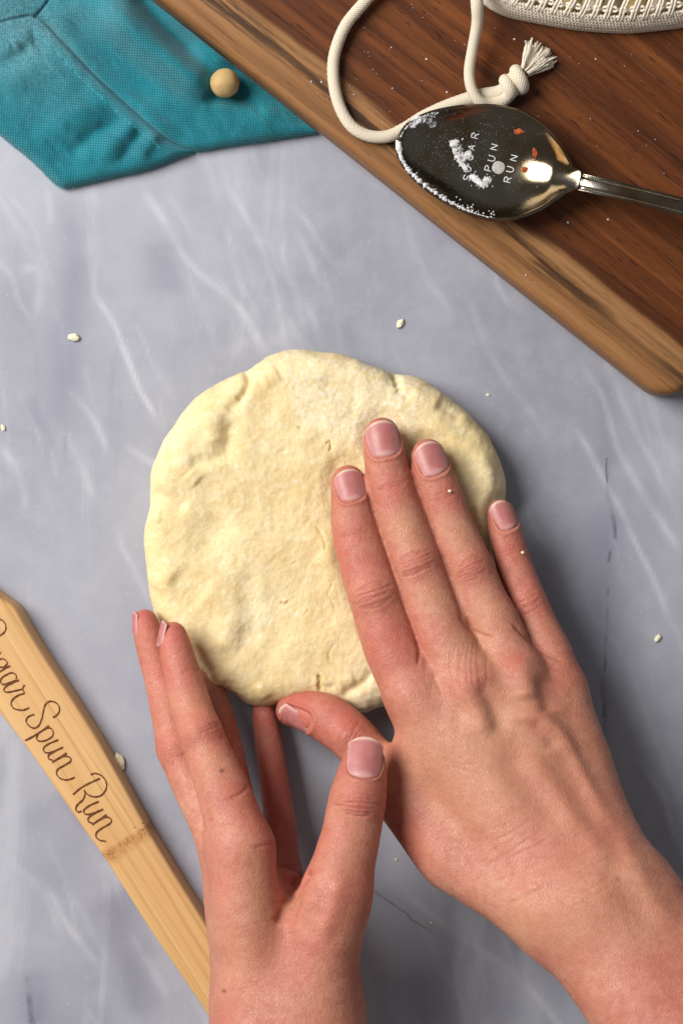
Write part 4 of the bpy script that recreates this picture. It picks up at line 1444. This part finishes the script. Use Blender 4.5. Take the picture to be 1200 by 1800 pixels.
def build_handle():
    global NODE_X
    T = 9.0
    R_ = [(-75, 985), (-40, 1020), (0, 1052), (24, 1070), (44, 1104), (76, 1156), (173, 1307), (268, 1477), (367, 1637), (480, 1815), (640, 2070)]
    L_ = [(-150, 1040), (-120, 1100), (-60, 1178), (0, 1249), (63, 1331), (139, 1441), (190, 1513), (274, 1644), (376, 1796), (470, 1960), (545, 2085)]
    o2 = P(0, 1170)[:2]
    ex = P(*(np.array([0, 1170]) + HD * 100))[:2] - o2
    ex /= np.linalg.norm(ex)
    ey = np.array([-ex[1], ex[0]])
    loc = lambda pts: np.array([((P(x, y, T)[:2] - o2) @ ex, (P(x, y, T)[:2] - o2) @ ey) for x, y in pts])
    r, l = loc(R_), loc(L_)
    NODE_X = float(((P(185, 1497, T)[:2] - o2) @ ex))
    rs, ls = smooth_path(r, 10), smooth_path(l, 10)
    # right edge lies at +y or -y of the left one
    n = 260
    x0, x1 = max(rs[:, 0].min(), ls[:, 0].min()), min(rs[:, 0].max(), ls[:, 0].max())
    xs = np.linspace(x0, x1, n)
    yr = np.interp(xs, rs[:, 0], rs[:, 1])
    yl = np.interp(xs, ls[:, 0], ls[:, 1])
    # end rounding
    k = np.clip((xs - x0) / 8.0, 0, 1)
    shrink = np.sqrt(np.clip(1 - (1 - k) ** 2, 0.02, 1))
    mid, half = (yr + yl) / 2, (yr - yl) / 2
    V, nprof = [], None
    for i in range(n):
        hw = half[i] * shrink[i]
        sg = 1 if hw > 0 else -1
        a = abs(hw)
        slope = 1.7
        prof = [(-a - slope, 0.2), (-a - slope * 0.95, 1.0), (-a - 0.7, T - 1.7), (-a - 0.25, T - 0.5), (-a + 0.5, T - 0.05), (-a * 0.5, T + 0.05), (0, T + 0.08),
                (a * 0.5, T + 0.05), (a - 0.5, T - 0.05), (a + 0.25, T - 0.5), (a + 0.7, T - 1.7), (a + slope * 0.95, 1.0), (a + slope, 0.2)]
        nprof = len(prof)
        for (y, z) in prof:
            V.append((xs[i], mid[i] + y, z))
    F = grid_faces(nprof, n, wrap_u=True)
    F.append(tuple(range(nprof))[::-1])
    F.append(tuple((n - 1) * nprof + j for j in range(nprof)))
    M['bamboo'] = mat_bamboo()
    o = mesh_obj('wooden_spatula', V, F, M['bamboo'])
    o.matrix_world = Matrix(((ex[0], ey[0], 0, o2[0] * MM), (ex[1], ey[1], 0, o2[1] * MM), (0, 0, 1, 0), (0, 0, 0, 1)))
    tag(o, 'bamboo spatula handle engraved with brown script lettering', 'spatula')
    # burnt lettering
    A9 = lambda pts: [(x / 9.0, 1070 + y / 9.0) for x, y in pts]
    A6 = lambda pts: [(40 + x / 6.428, 1220 + y / 6.428) for x, y in pts]
    ST = [
        A9([(-230, 330), (-180, 215), (-80, 155), (0, 168), (65, 205), (100, 285), (80, 365), (0, 428), (-60, 425)]),
        A9([(0, 800), (60, 795), (115, 840), (112, 885), (60, 930)]), A9([(168, 905), (85, 948), (0, 1000), (-80, 1050), (-150, 1120), (-120, 1190), (-40, 1190), (20, 1130)]),
        A9([(22, 697), (-30, 715), (-110, 745)]), A9([(0, 800), (-60, 830), (-100, 880), (-80, 930), (0, 925), (60, 930)]),
        A9([(262, 1115), (262, 1055), (200, 1015), (120, 1040), (40, 1092), (12, 1150), (50, 1198), (130, 1182), (225, 1145), (305, 1130)]),
        A9([(308, 1132), (220, 1168), (115, 1222), (70, 1270), (80, 1308), (130, 1322), (240, 1302), (368, 1272)]),
        A9([(395, 1205), (366, 1262), (378, 1300), (388, 1338), (300, 1370), (215, 1428), (182, 1500), (212, 1568), (290, 1600), (380, 1603), (470, 1568)]),
        A6([(345, 268), (395, 232), (420, 170), (390, 108), (322, 82), (265, 112), (240, 180), (222, 270), (190, 348), (140, 385), (80, 365), (42, 310), (66, 258), (135, 230)]),
        A6([(302, 358), (200, 430), (110, 485), (30, 525)]), A6([(225, 412), (300, 382), (345, 415), (338, 478), (262, 525), (190, 533), (160, 500), (180, 448)]),
        A6([(407, 518), (300, 562), (240, 610), (250, 655), (302, 665), (380, 637), (460, 600)]), A6([(458, 602), (365, 648), (300, 690), (296, 730), (345, 750)]),
        A6([(502, 668), (420, 718), (335, 775)]), A6([(395, 735), (475, 703), (540, 720), (543, 762), (470, 808), (402, 848), (385, 900), (420, 948), (480, 970), (540, 963), (592, 940)]),
        A6([(877, 953), (770, 1002), (660, 1062), (570, 1137)]), A6([(770, 912), (822, 897), (890, 922), (940, 982), (948, 1060), (910, 1128), (850, 1160), (780, 1156), (722, 1122), (700, 1082)]),
        A6([(700, 1082), (706, 1140), (680, 1198), (622, 1250), (602, 1300), (625, 1332), (667, 1324)]),
        A6([(862, 1215), (760, 1260), (695, 1310), (702, 1350), (750, 1360), (840, 1332), (912, 1300)]), A6([(910, 1302), (805, 1355), (746, 1400), (746, 1440), (790, 1460)]),
        A6([(952, 1365), (870, 1420), (787, 1477)]), A6([(850, 1432), (940, 1392), (1000, 1412), (992, 1460), (900, 1515), (840, 1562), (830, 1612), (872, 1650), (942, 1665)]),
    ]
    mb = MB()
    for k, s in enumerate(ST):
        p = smooth_path(s, 7)
        lp = np.array([((P(x, y, T)[:2] - o2) @ ex, (P(x, y, T)[:2] - o2) @ ey) for x, y in p])
        tg = np.gradient(lp, axis=0)
        tg /= np.linalg.norm(tg, axis=1)[:, None] + 1e-9
        nn = np.stack([-tg[:, 1], tg[:, 0]], 1)
        # pen pressure: wide across the handle (down strokes), thin along it
        w = 0.22 + 0.20 * np.abs(tg[:, 1]) ** 1.5
        w = w * (0.9 + 0.1 * np.sin(np.arange(len(p)) * 0.9))
        top = np.column_stack([lp + nn * w[:, None], np.full(len(p), T + 0.105 + 0.004 * (k % 5))])
        bot = np.column_stack([lp - nn * w[:, None], np.full(len(p), T + 0.105 + 0.004 * (k % 5))])
        vv = np.empty((2 * len(p), 3))
        vv[0::2], vv[1::2] = top, bot
        mb.add(vv, [(2 * i, 2 * i + 2, 2 * i + 3, 2 * i + 1) for i in range(len(p) - 1)])
    t = mb.build('lettering', M['burnt'], o, smooth=False)
    t['label'] = 'brown burnt script reading Sugar Spun Run'
    return o


# ---------------------------------------------------------------- spoon
def build_spoon():
    tip, neck = np.array([702.0, 247.0]), np.array([1016.0, 319.0])
    zr = BOARD_T + 10.6
    a3, b3 = P(*tip, zr), P(*neck, zr)
    ax = (b3 - a3)[:2]
    LB = np.linalg.norm(ax)
    ax /= LB
    ay = np.array([-ax[1], ax[0]])
    root = empty('spoon', (a3[0], a3[1], BOARD_T))
    # half widths along the bowl, mm, from tip (0) to neck (1)
    wt = smooth_path([(0, 0.0), (0.015, 4.2), (0.06, 8.0), (0.16, 12.2), (0.30, 15.9), (0.45, 18.3), (0.57, 18.8), (0.66, 17.7), (0.73, 15.7), (0.80, 12.8), (0.85, 10.2), (0.90, 6.7), (0.935, 4.5), (0.97, 3.5), (1.0, 3.2)], 8)
    nu, nv = 61, 110
    tt = np.concatenate([np.linspace(0.0005, 0.06, 22)[:-1], np.linspace(0.06, 1.0, nv - 21)])
    nv = len(tt)

    def bowl(t, a):
        w = np.interp(t, wt[:, 0], wt[:, 1])
        rim = zr + 1.2 * (2 * t - 1) ** 2 + 2.2 * t ** 4
        dep = 9.0 * (1 - abs(2 * (t ** 0.92) - 1) ** 2.6) * np.interp(t, [0, .85, 1], [1, 1, .5])
        z = rim - dep * (1 - np.abs(a) ** 2.2)
        # the lower side of the rim hangs a touch lower
        z = z - 0.3 * a
        xy = a3[:2] + ax * (t * LB) + ay * (a * w)
        return np.array([xy[0], xy[1], z])
    V = []
    for t in tt:
        for i in range(nu):
            V.append(bowl(t, -1 + 2 * i / (nu - 1)))
    V = np.array(V)
    F = [f[::-1] for f in grid_faces(nu, nv)]
    o = mesh_obj('bowl', V, F, M['silver'])
    so = o.modifiers.new('t', 'SOLIDIFY')
    so.thickness, so.offset = 0.0013, -1
    bv = o.modifiers.new('b', 'BEVEL')
    bv.width, bv.segments, bv.limit_method = 0.0004, 3, 'ANGLE'
    adopt(o, root)
    # handle: leaves the neck and rises gently out of the picture
    h0 = P(*neck, zr + 3)
    path_px = [(1001, 315.5, zr + 0.2), (1016, 319, zr + 2.2), (1030, 322, zr + 3.6), (1060, 329, zr + 5.2), (1110, 341, zr + 7.0), (1170, 356, zr + 8.0), (1250, 376, zr + 7.5), (1400, 412, zr + 2), (1540, 446, zr - 4)]
    hp = smooth_path([P(*p) for p in path_px], 14)
    s = np.concatenate([[0], np.cumsum(np.linalg.norm(np.diff(hp, axis=0), axis=1))])
    hw = np.interp(s, [0, 3, 6, 14, 40, 110], [2.6, 3.15, 3.15, 3.0, 3.0, 5.5])
    tg = np.gradient(hp, axis=0)
    tg /= np.linalg.norm(tg, axis=1)[:, None]
    side = np.cross([0, 0, 1.0], tg)
    side /= np.linalg.norm(side, axis=1)[:, None]
    upv = np.cross(tg, side)
    prof = [(-1, -0.5), (-1, 0.0), (-0.93, 0.28), (-0.84, 0.34), (-0.78, 0.2), (-0.48, 0.2), (-0.42, 0.36), (-0.3, 0.40), (0, 0.45), (0.3, 0.40), (0.42, 0.36), (0.48, 0.2), (0.78, 0.2), (0.84, 0.34), (0.93, 0.28), (1, 0.0), (1, -0.5), (0.5, -1.0), (-0.5, -1.0)]
    HV = []
    for i in range(len(hp)):
        for (y, z) in prof:
            HV.append(hp[i] + side[i] * (y * hw[i]) + upv[i] * z)
    n = len(prof)
    HF = grid_faces(n, len(hp), wrap_u=True) + [tuple(range(n))[::-1], tuple((len(hp) - 1) * n + k for k in range(n))]
    ho = mesh_obj('handle', HV, HF, M['silver'])
    adopt(ho, root)
    # beaded borders and the cross line at the neck
    mb = MB()
    bd, bf = lumpy((0, 0, 0), 1.0, 1, 0.0, 1)
    x = 6.5
    while x < 70:
        i = np.searchsorted(s, x)
        for sg in (-1, 1):
            c = hp[i] + (hp[i] - hp[i - 1]) / np.linalg.norm(hp[i] - hp[i - 1]) * (x - s[i]) + side[i] * (sg * 0.63 * hw[i]) + upv[i] * 0.22
            mb.add(bd * 0.34 + c, bf)
        x += 0.62
    for (x, w) in ((4.2, 0.95), (5.0, 0.8)):
        i = np.searchsorted(s, x)
        mb.add(*tube([hp[i] + side[i] * hw[i] * w + upv[i] * 0.32, hp[i] + upv[i] * 0.42, hp[i] - side[i] * hw[i] * w + upv[i] * 0.32], 0.16, 6))
    b = mb.build('beaded_border', M['silver'])
    adopt(b, ho)
    b.matrix_parent_inverse = Matrix.Translation(root.location).inverted() @ Matrix.Identity(4)
    b.parent = ho
    b.matrix_parent_inverse = Matrix.Translation(root.location)
    b.matrix_parent_inverse = Matrix.Identity(4)
    tag(root, 'tarnished silver spoon with stamped letters and floury bowl', 'spoon')

    # stamped letters, laid on the bowl
    bv_tree = BVHTree.FromPolygons([tuple(v) for v in V], F)

    def on_bowl(px, py, lift):
        # straight down the line of sight
        p = P(px, py, zr + 20)
        camp = np.array([0, 0, H])
        d = Vector(p - camp).normalized()
        r = bv_tree.ray_cast(Vector(camp), d, 2000)
        if r[0] is None:
            return None
        return np.array(r[0]) + np.array([0, 0, lift])
    G = {'S': [[(1, .85), (.75, 1), (.25, 1), (0, .8), (.2, .55), (.8, .45), (1, .2), (.75, 0), (.25, 0), (0, .15)]],
         'U': [[(0, 1), (0, .3), (.25, 0), (.75, 0), (1, .3), (1, 1)]],
         'G': [[(1, .8), (.75, 1), (.25, 1), (0, .7), (0, .3), (.25, 0), (.75, 0), (1, .2), (1, .5), (.6, .5)]],
         'A': [[(0, 0), (.5, 1), (1, 0)], [(.2, .35), (.8, .35)]],
         'R': [[(0, 0), (0, 1), (.7, 1), (1, .8), (.7, .5), (0, .5)], [(.5, .5), (1, 0)]],
         'P': [[(0, 0), (0, 1), (.7, 1), (1, .78), (.7, .5), (0, .5)]],
         'N': [[(0, 0), (0, 1), (1, 0), (1, 1)]]}
    Z = lambda x, y: (690 + x / 3.75, 170 + y / 3.75)
    rows = [('SUGAR', [(490, 535), (492, 477), (505, 400), (520, 335), (543, 257)]), ('SPUN', [(620, 552), (630, 472), (650, 408), (668, 333)]), ('RUN', [(757, 547), (772, 480), (798, 405)])]
    mb = MB()
    for word, pos in rows:
        for ch, (x, y) in zip(word, pos):
            cx, cy = Z(x, y)
            ang = math.radians(-76)          # reading direction
            ux, uy = math.cos(ang), math.sin(ang)
            vx, vy = uy, -ux                  # letter's up
            for stx in G[ch]:
                pts = []
                dense = []
                for p0, p1 in zip(stx[:-1], stx[1:]):
                    for k in range(5):
                        dense.append((p0[0] + (p1[0] - p0[0]) * k / 5, p0[1] + (p1[1] - p0[1]) * k / 5))
                dense.append(stx[-1])
                for (lx, ly) in dense:
                    gx, gy = (lx - .5) * 8.6, (ly - .5) * 12.0
                    w = on_bowl(cx + ux * gx + vx * gy, cy + uy * gx + vy * gy, 0.12)
                    if w is not None:
                        pts.append(w)
                if len(pts) > 1:
                    mb.add(*tube(pts, 0.2, 5))
    lt = mb.build('lettering', M['stamp'])
    adopt(lt, o)
    lt.matrix_parent_inverse = Matrix.Identity(4)
    lt['label'] = 'pale stamped capitals reading Sugar Spun Run'

    # flour left in and on the spoon
    r = np.random.default_rng(31)
    mb = MB()

    def crumb(px, py, rr, lift=0.2, pos=None, sub=1):
        w = on_bowl(px, py, lift) if pos is None else pos
        if w is not None:
            mb.add(*lumpy(w, rr, r.integers(1, 999), 0.7, sub, (1, 1, 0.6), 1.6))
    def patch(poly, rad, seed):
        """a ragged cake of flour lying in the bowl"""
        pts = smooth_path(poly, 6)
        for (x, y) in pts:
            w = on_bowl(*Z(x, y), 0.05)
            if w is not None:
                rr = rad * r.uniform(0.75, 1.15)
                mb.add(*lumpy(w, rr, r.integers(1, 999), 0.75, 3, (1, 1, 0.2), 2.6))
    patch([(405, 300), (420, 335), (430, 375), (455, 400), (495, 385)], 1.5, 1)
    patch([(425, 350), (440, 420), (478, 470)], 0.9, 2)
    patch([(525, 535), (560, 560), (595, 585), (635, 545)], 1.25, 3)
    patch([(130, 180), (170, 150), (225, 150), (262, 178)], 1.2, 4)
    for poly, n_, w_ in [([(400, 290), (420, 300), (440, 350), (430, 390), (470, 400), (500, 380)], 70, 34), ([(470, 430), (480, 490)], 20, 16), ([(520, 530), (560, 560), (600, 580), (640, 545)], 60, 34),
                         ([(150, 160), (200, 150), (250, 165), (270, 185)], 40, 24)]:
        for _ in range(n_):
            i = r.integers(0, len(poly) - 1)
            t = r.random()
            x = poly[i][0] + t * (poly[i + 1][0] - poly[i][0]) + r.normal() * w_ * 0.55
            y = poly[i][1] + t * (poly[i + 1][1] - poly[i][1]) + r.normal() * w_ * 0.55
            crumb(*Z(x, y), r.uniform(0.10, 0.34), 0.1)
    # the crust round the tip and the lower rim
    for a_, t0, t1, r0 in ((-1, 0.0, 0.60, 0.85), (1, 0.0, 0.17, 0.9)):
        ts = np.linspace(t0, t1, 200)
        path = np.array([bowl(max(x, 0.002), a_ * 0.985) + np.array([0, 0, 0.05]) for x in ts])
        nz = np.column_stack([ts * 60, np.full(200, 3.3 + a_), np.zeros(200)])
        rad = r0 * np.clip(0.55 + 1.1 * fbm(nz, 3), 0.05, 1.3) * np.clip((t1 - ts) / (t1 - t0) * 3, 0.0, 1) * np.clip(1.15 - 0.6 * ts / 0.6, 0.3, 1.2)
        v, f, _ = tube(path, np.maximum(rad, 0.02), 14)
        cc = np.repeat(path, 14, axis=0)
        v = cc + (v - cc) * (1 + 0.9 * fbm(v * 1.3, 3))[:, None] * np.array([1, 1, 0.75])
        mb.add(v, f)
        for _ in range(90):
            x = t0 + (t1 - t0) * r.random()
            crumb(0, 0, r.uniform(0.12, 0.4), pos=bowl(max(x, 0.004), a_ * (1 - abs(r.normal()) * 0.07)) + np.array([0, 0, 0.12]))
    for _ in range(520):                                        # dust in the bowl
        x, y = Z(r.normal(420, 190), r.normal(330, 130))
        crumb(x, y, r.uniform(0.03, 0.09), 0.05, sub=1)
    d = on_bowl(*Z(697, 468), 0.1)
    fl = mb.build('flour_residue', M['flour'])
    tag(fl, 'white flour crusted on the rim and bowl of the spoon', 'flour', kind='stuff')
    v, f = lumpy(d, 2.25, 5, 0.08, 3, (1, 1, 0.13))
    dr = mesh_obj('dried_drop', v, f, M['drop'])
    tag(dr, 'round grey dried drop between the stamped letters of the spoon', 'drop')
    # orange reflections in the bowl, modelled as thin solid patches
    for k, (x, y, rr, sq, lab) in enumerate([(838, 228, 1.5, (1.2, .6, .3), 'long orange reflection patch in the spoon bowl, farthest from the handle'),
                                             (935, 368, 1.4, (.55, 1.3, .3), 'upright orange reflection patch in the spoon bowl beside the bright neck'),
                                             (868, 480, 1.0, (1.0, .8, .4), 'small orange reflection patch in the spoon bowl below the letters')]):
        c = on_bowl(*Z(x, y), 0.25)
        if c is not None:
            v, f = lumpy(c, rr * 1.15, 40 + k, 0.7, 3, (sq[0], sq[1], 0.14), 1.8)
            tag(mesh_obj('orange_reflection', v, f, M['orange']), lab, 'flake', 'modelled orange reflections in the spoon')


# ---------------------------------------------------------------- net bag, drawstring, balls
def build_bag():
    zb = BOARD_T
    root = empty('net_bag', P(1040, 10, zb))
    rim_px = [(838, -14), (850, 4), (870, 18), (900, 30), (950, 40), (1000, 49), (1050, 54), (1100, 56), (1150, 52), (1200, 46), (1260, 36), (1330, 15)]
    rim = smooth_path(rim_px, 10)

    def surf(u, v):
        """u along the rim 0..1, v up the bag (px from the rim)"""
        i = u * (len(rim) - 1)
        k = int(min(max(i, 0), len(rim) - 1.001))
        p = rim[k] + (i - k) * (rim[k + 1] - rim[k])
        lean = (p[0] - 1060) / 300.0
        x, y = p[0] - 0.25 * lean * v, p[1] - v
        z = zb + 1.4 + 13.0 * (1 - math.exp(-v / 22.0))
        return P(x, y, z)
    r = np.random.default_rng(14)
    # knitted rim: rows of looping yarn
    mb = MB()
    for row in range(6):
        for ph in (0, 1):
            pts = []
            n = 900
            for i in range(n):
                u = i / (n - 1)
                w = math.sin(u * 2 * math.pi * 92 + ph * math.pi + row)
                v = 1.5 + row * 4.4 + 2.6 * w
                p = surf(u, v)
                p[2] += 0.55 * math.cos(u * 2 * math.pi * 92 * 1 + ph * math.pi * 0.5 + row) + 0.4 + r.normal() * 0.06
                pts.append(p)
            mb.add(*tube(pts, 0.52, 5))
    b = mb.build('rim_band', M['yarn'])
    adopt(b, root)
    # net above it: slanted pairs of yarn and a cross row
    mb = MB()
    for k in range(24):
        u0 = 0.015 + k * 0.042 + r.normal() * 0.002
        for dx in (0.0, 0.011):
            pts = []
            for i in range(14):
                t = i / 13
                u = min(max(u0 + dx + 0.050 * t + 0.0015 * math.sin(t * 9 + k), 0), 1)
                p = surf(u, 18 + 66 * t)
                p[2] += 1.1
                pts.append(p)
            mb.add(*tube(pts, 0.48, 6))
    for v0 in (36, 40, 66, 70):
        pts = [surf(i / 299, v0 + 2.0 * math.sin(i * 0.7 + v0) + r.normal() * 0.3) + np.array([0, 0, 0.7 + 0.5 * math.sin(i * 0.7 + 1)]) for i in range(300)]
        mb.add(*tube(pts, 0.48, 6))
    nb = mb.build('net', M['yarn'])
    adopt(nb, root)
    # drawstring: two runs of cord meeting at a knot
    rc = 2.75
    zc = zb + rc
    c1 = smooth_path([P(668, -30, zc + 2), P(640, 4, zc + 1), P(607, 45, zc + .5), P(588, 95, zc), P(586, 140, zc), P(596, 185, zc), P(616, 220, zc), P(645, 238, zc), P(680, 240, zc),
                      P(712, 226, zc - .3), P(745, 206, zc - .3), P(790, 186, zc), P(840, 170, zc + .2), P(876, 164, zc + .6), P(900, 150, zc + 1.5)], 22)
    c2 = smooth_path([P(836, -30, zc + 13), P(838, 10, zc + 12), P(838, 40, zc + 9), P(830, 85, zc + 6), P(824, 125, zc + 5), P(828, 155, zc + 5), P(842, 178, zc + 4), P(862, 183, zc + 2), P(884, 176, zc + 1.5), P(902, 156, zc + 2)], 22)
    for nm, c, rr in (('drawstring', c1, np.concatenate([np.linspace(2.0, 2.05, len(c1) // 2), np.linspace(2.05, 2.8, len(c1) - len(c1) // 2)])), ('drawstring', c2, np.interp(np.arange(len(c2)), [0, len(c2) * .3, len(c2) * .6, len(c2)], [2.3, 1.8, 1.85, 2.5]))):
        v, f, uv = tube(c, rr, 22)
        ph = uv[:, 0] * 6 * 2 * math.pi
        cc = np.repeat(c, 22, axis=0)
        bump = np.abs(np.sin(ph * 0.5 + uv[:, 1] * 1.8) * np.sin(ph * 0.5 - uv[:, 1] * 1.8))
        v = cc + (v - cc) * (0.97 + 0.07 * bump)[:, None]
        adopt(mesh_obj(nm, v, f, M['cord'], uv=uv), root)
    # knot
    k0, k1 = P(893, 156, zc + 2), P(922, 128, zc + 2)
    kd = (k1 - k0) / np.linalg.norm(k1 - k0)
    sd = np.cross(kd, [0, 0, 1.0])
    mb = MB()
    n = 170
    pts = []
    for i in range(n):
        t = i / (n - 1)
        a = t * 2 * math.pi * 1.75 + 0.4
        rad = 2.9 * math.sin(math.pi * (0.2 + 0.6 * t)) + 0.3
        pts.append(k0 + kd * (t * 8.6 - 1.0) + sd * (rad * math.cos(a)) + np.array([0, 0, rad * math.sin(a)]))
    v, f, uv = tube(pts, 2.15, 16)
    mb.add(v, f, uv)
    kv, kf = lumpy((k0 + k1) / 2, 3.9, 2, 0.15, 3)
    mb.add(kv, kf)
    adopt(mb.build('knot', M['cord']), root)
    # frayed end
    mb = MB()
    e0 = P(922, 127, zc + 2)
    dirp = P(948, 96, zc) - e0
    dirp /= np.linalg.norm(dirp)
    sdp = np.array([-dirp[1], dirp[0], 0])
    for k in range(130):
        sp = r.uniform(-1, 1)
        zz = r.normal() * 1.4
        ln = r.uniform(8.0, 12.5) * (1 - 0.12 * sp * sp)
        pts = []
        for i in range(9):
            t = i / 8
            wv = 0.25 * math.sin(t * r.uniform(5, 9) + k)
            pts.append(e0 + dirp * (ln * t) + sdp * (sp * (1.6 + 4.6 * t ** 1.1) + wv) + np.array([0, 0, zz * (0.7 + 0.5 * t) - 0.8 * t]))
            pts[-1][2] = max(pts[-1][2], zb + 0.4)
        mb.add(*tube(pts, [0.36] * 8 + [0.28], 5))
    adopt(mb.build('frayed_end', M['yarn']), root)
    tag(root, 'cream cotton net bag with knotted drawstring on the board', 'net bag')
    # balls seen through the net
    r = np.random.default_rng(77)
    spots = [(885, -8), (925, 0), (962, 8), (1000, 10), (1040, 14), (1078, 16), (1117, 15), (1156, 12), (1193, 8)]
    nth = ['leftmost', 'second', 'third', 'fourth', 'fifth', 'sixth', 'seventh', 'eighth', 'rightmost']
    cols = ['ball_a', 'ball_b', 'ball_c']
    base = {}
    for i, (x, y) in enumerate(spots):
        c = P(x, y, zb + 5.6 + (2.5 if y < -15 else 0))
        mat = cols[i % 3]
        if mat not in base:
            v, f = lumpy((0, 0, 0), 4.3, 60 + i, 0.05, 3, freq=1.0)
            o = mesh_obj('clay_ball', v, f, M[mat])
            base[mat] = o
        else:
            o = base[mat].copy()
            COL.objects.link(o)
        o.location = Vector(c) * MM
        o.rotation_euler = tuple(r.uniform(0, 6, 3))
        tag(o, nth[i] + (' clay ball' if i in (0, 8) else ' clay ball from the left') + ' inside the cream net bag', 'ball', 'clay balls inside the net bag')


# ---------------------------------------------------------------- crumbs and flour
def build_crumbs():
    items = [
        (130, 593, 2.7, 'pale dough crumb on the marble, upper left of the dough'),
        (703, 569, 2.2, 'white flake of flour on the marble between dough and board'),
        (210, 1338, 3.5, 'round dough crumb on the marble against the bamboo handle'),
        (857, 694, 0.9, 'tiny dough crumb on the marble just off the dough rim'),
        (1155, 1122, 1.9, 'pale dough crumb on the marble right of the pressing hand'),
        (6, 752, 1.5, 'white speck of flour at the left border of the picture'),
        (758, 1622, 0.8, 'tiny dough crumb at the end of the dark crack in the marble'),
        (696, 1511, 0.8, 'tiny crumb on the marble between the two wrists'),
        (50, 1097, 1.0, 'small crumb tucked against the rounded end of the bamboo handle'),
        (1053, 615, 0.7, 'white speck on the marble below the board edge'),
    ]
    for k, (x, y, r_, lab) in enumerate(items):
        r_ *= 0.56
        v, f = lumpy((0, 0, 0), r_, 90 + k, 0.42, 4, (1.35, 0.85, 0.5), 1.7)
        v = np.column_stack([v[:, :2] @ np.array([[math.cos(k), math.sin(k)], [-math.sin(k), math.cos(k)]]), v[:, 2]])
        o = mesh_obj('dough_crumb', v, f, M['crumb'])
        o.location = Vector(P(x, y, r_ * 0.45)) * MM
        tag(o, lab, 'crumb', 'loose crumbs on the marble')
    for x, y, z, r_, lab in [(790, 863, 33.2, 0.55, 'tiny dough crumb stuck on the ring finger of the pressing hand'),
                              (918, 971, 28.6, 0.5, 'tiny dough crumb stuck on the little finger of the pressing hand')]:
        v, f = lumpy((0, 0, 0), r_, int(x), 0.42, 3, (1.1, 0.9, 0.65), 2.3)
        o = mesh_obj('dough_crumb', v, f, M['crumb'])
        o.location = Vector(P(x, y, z)) * MM
        tag(o, lab, 'crumb', 'crumbs on the fingers')
    # specks of flour on board and marble
    r = np.random.default_rng(55)
    mb = MB()

    def speck(x, y, z, s):
        mb.add(*lumpy(P(x, y, z + s * 0.3), s, r.integers(1, 999), 0.6, 1, (1, 1, 0.6), 1.5))
    inside = lambda x, y: (y - 0) < (x - 265) * 692 / 867 - 14
    for (cx, cy, sp, n) in [(565, 160, 10, 16), (615, 155, 10, 14), (670, 190, 10, 8), (640, 145, 25, 14), (880, 52, 10, 5), (935, 78, 8, 8), (900, 75, 20, 6), (780, 90, 60, 26), (1000, 190, 140, 40), (840, 110, 40, 12), (620, 60, 30, 10),
                            (925, 490, 14, 6), (1080, 330, 80, 16), (1150, 200, 60, 14)]:
        for _ in range(n):
            x, y = r.normal(cx, sp), r.normal(cy, sp)
            if inside(x, y) and r.random() < 0.6:
                speck(x, y, BOARD_T, r.uniform(0.05, 0.2) if r.random() < 0.88 else r.uniform(0.25, 0.5))
    for _ in range(170):
        x, y = r.uniform(-20, 1220), r.uniform(240, 1820)
        if not inside(x + 40, y - 40):
            speck(x, y, 0, r.uniform(0.05, 0.16))
    for (cx, cy, sx, sy, n) in [(60, 930, 50, 16, 120), (10, 740, 14, 14, 40), (70, 700, 30, 6, 40), (130, 600, 8, 6, 10), (705, 568, 10, 8, 12), (80, 900, 70, 5, 70)]:
        for _ in range(n):
            speck(r.normal(cx, sx), r.normal(cy, sy), 0, r.uniform(0.04, 0.13))
    tag(mb.build('flour_specks', M['flour']), 'scattered flour specks on board and marble', 'flour', kind='stuff')

# ---------------------------------------------------------------- build everything
M = {}
M['marble'] = mat_marble()
M['dough'] = mat_dough()
M['board'] = mat_board()
M['linen'] = mat_linen()
M['cord'] = mat_cotton('cotton_cord')
M['yarn'] = mat_cotton('cotton_yarn', (232, 219, 198), (248, 241, 226), twist=False)
M['silver'] = mat_spoon()
M['skin'] = mat_skin()
M['nail'] = mat_nail()
M['clay'] = mat_plain('clay_ball', (178, 146, 94), (200, 170, 118), 160, 0.7, 0.15)
M['ball_a'] = mat_plain('ball_straw', (206, 176, 112), (222, 196, 140), 160, 0.7, 0.15)
M['ball_b'] = mat_plain('ball_cream', (214, 198, 160), (230, 216, 184), 160, 0.7, 0.15)
M['ball_c'] = mat_plain('ball_grey', (150, 136, 108), (176, 160, 130), 160, 0.7, 0.15)
M['flour'] = mat_plain('flour', (196, 193, 192), (228, 226, 225), 900, 0.95, 0.3)
M['drop'] = mat_plain('dried_drop', (168, 160, 152), (196, 190, 182), 600, 0.8, 0.3)
M['stamp'] = mat_plain('stamped_letters', (196, 196, 200), (222, 222, 226), 900, 0.6, 0.2)
M['orange'] = mat_plain('orange_reflection', (140, 58, 26), (186, 96, 50), 600, 0.6, 0.3)
M['crumb'] = mat_plain('dough_crumb', (232, 218, 180), (246, 238, 212), 500, 0.7, 0.5, sss=0.2)
M['burnt'] = mat_plain('burnt_wood', (84, 46, 22), (116, 70, 36), 900, 0.7, 0.2)
M['teal_fibre'] = mat_plain('teal_fibre', (30, 140, 152), (90, 180, 188), 300, 0.9, 0.1)

build_table()
build_dough()
build_board()
build_handle()
build_cloth()
build_ball()
build_bag()
build_spoon()
hand_on_dough()
hand_at_edge()
build_crumbs()
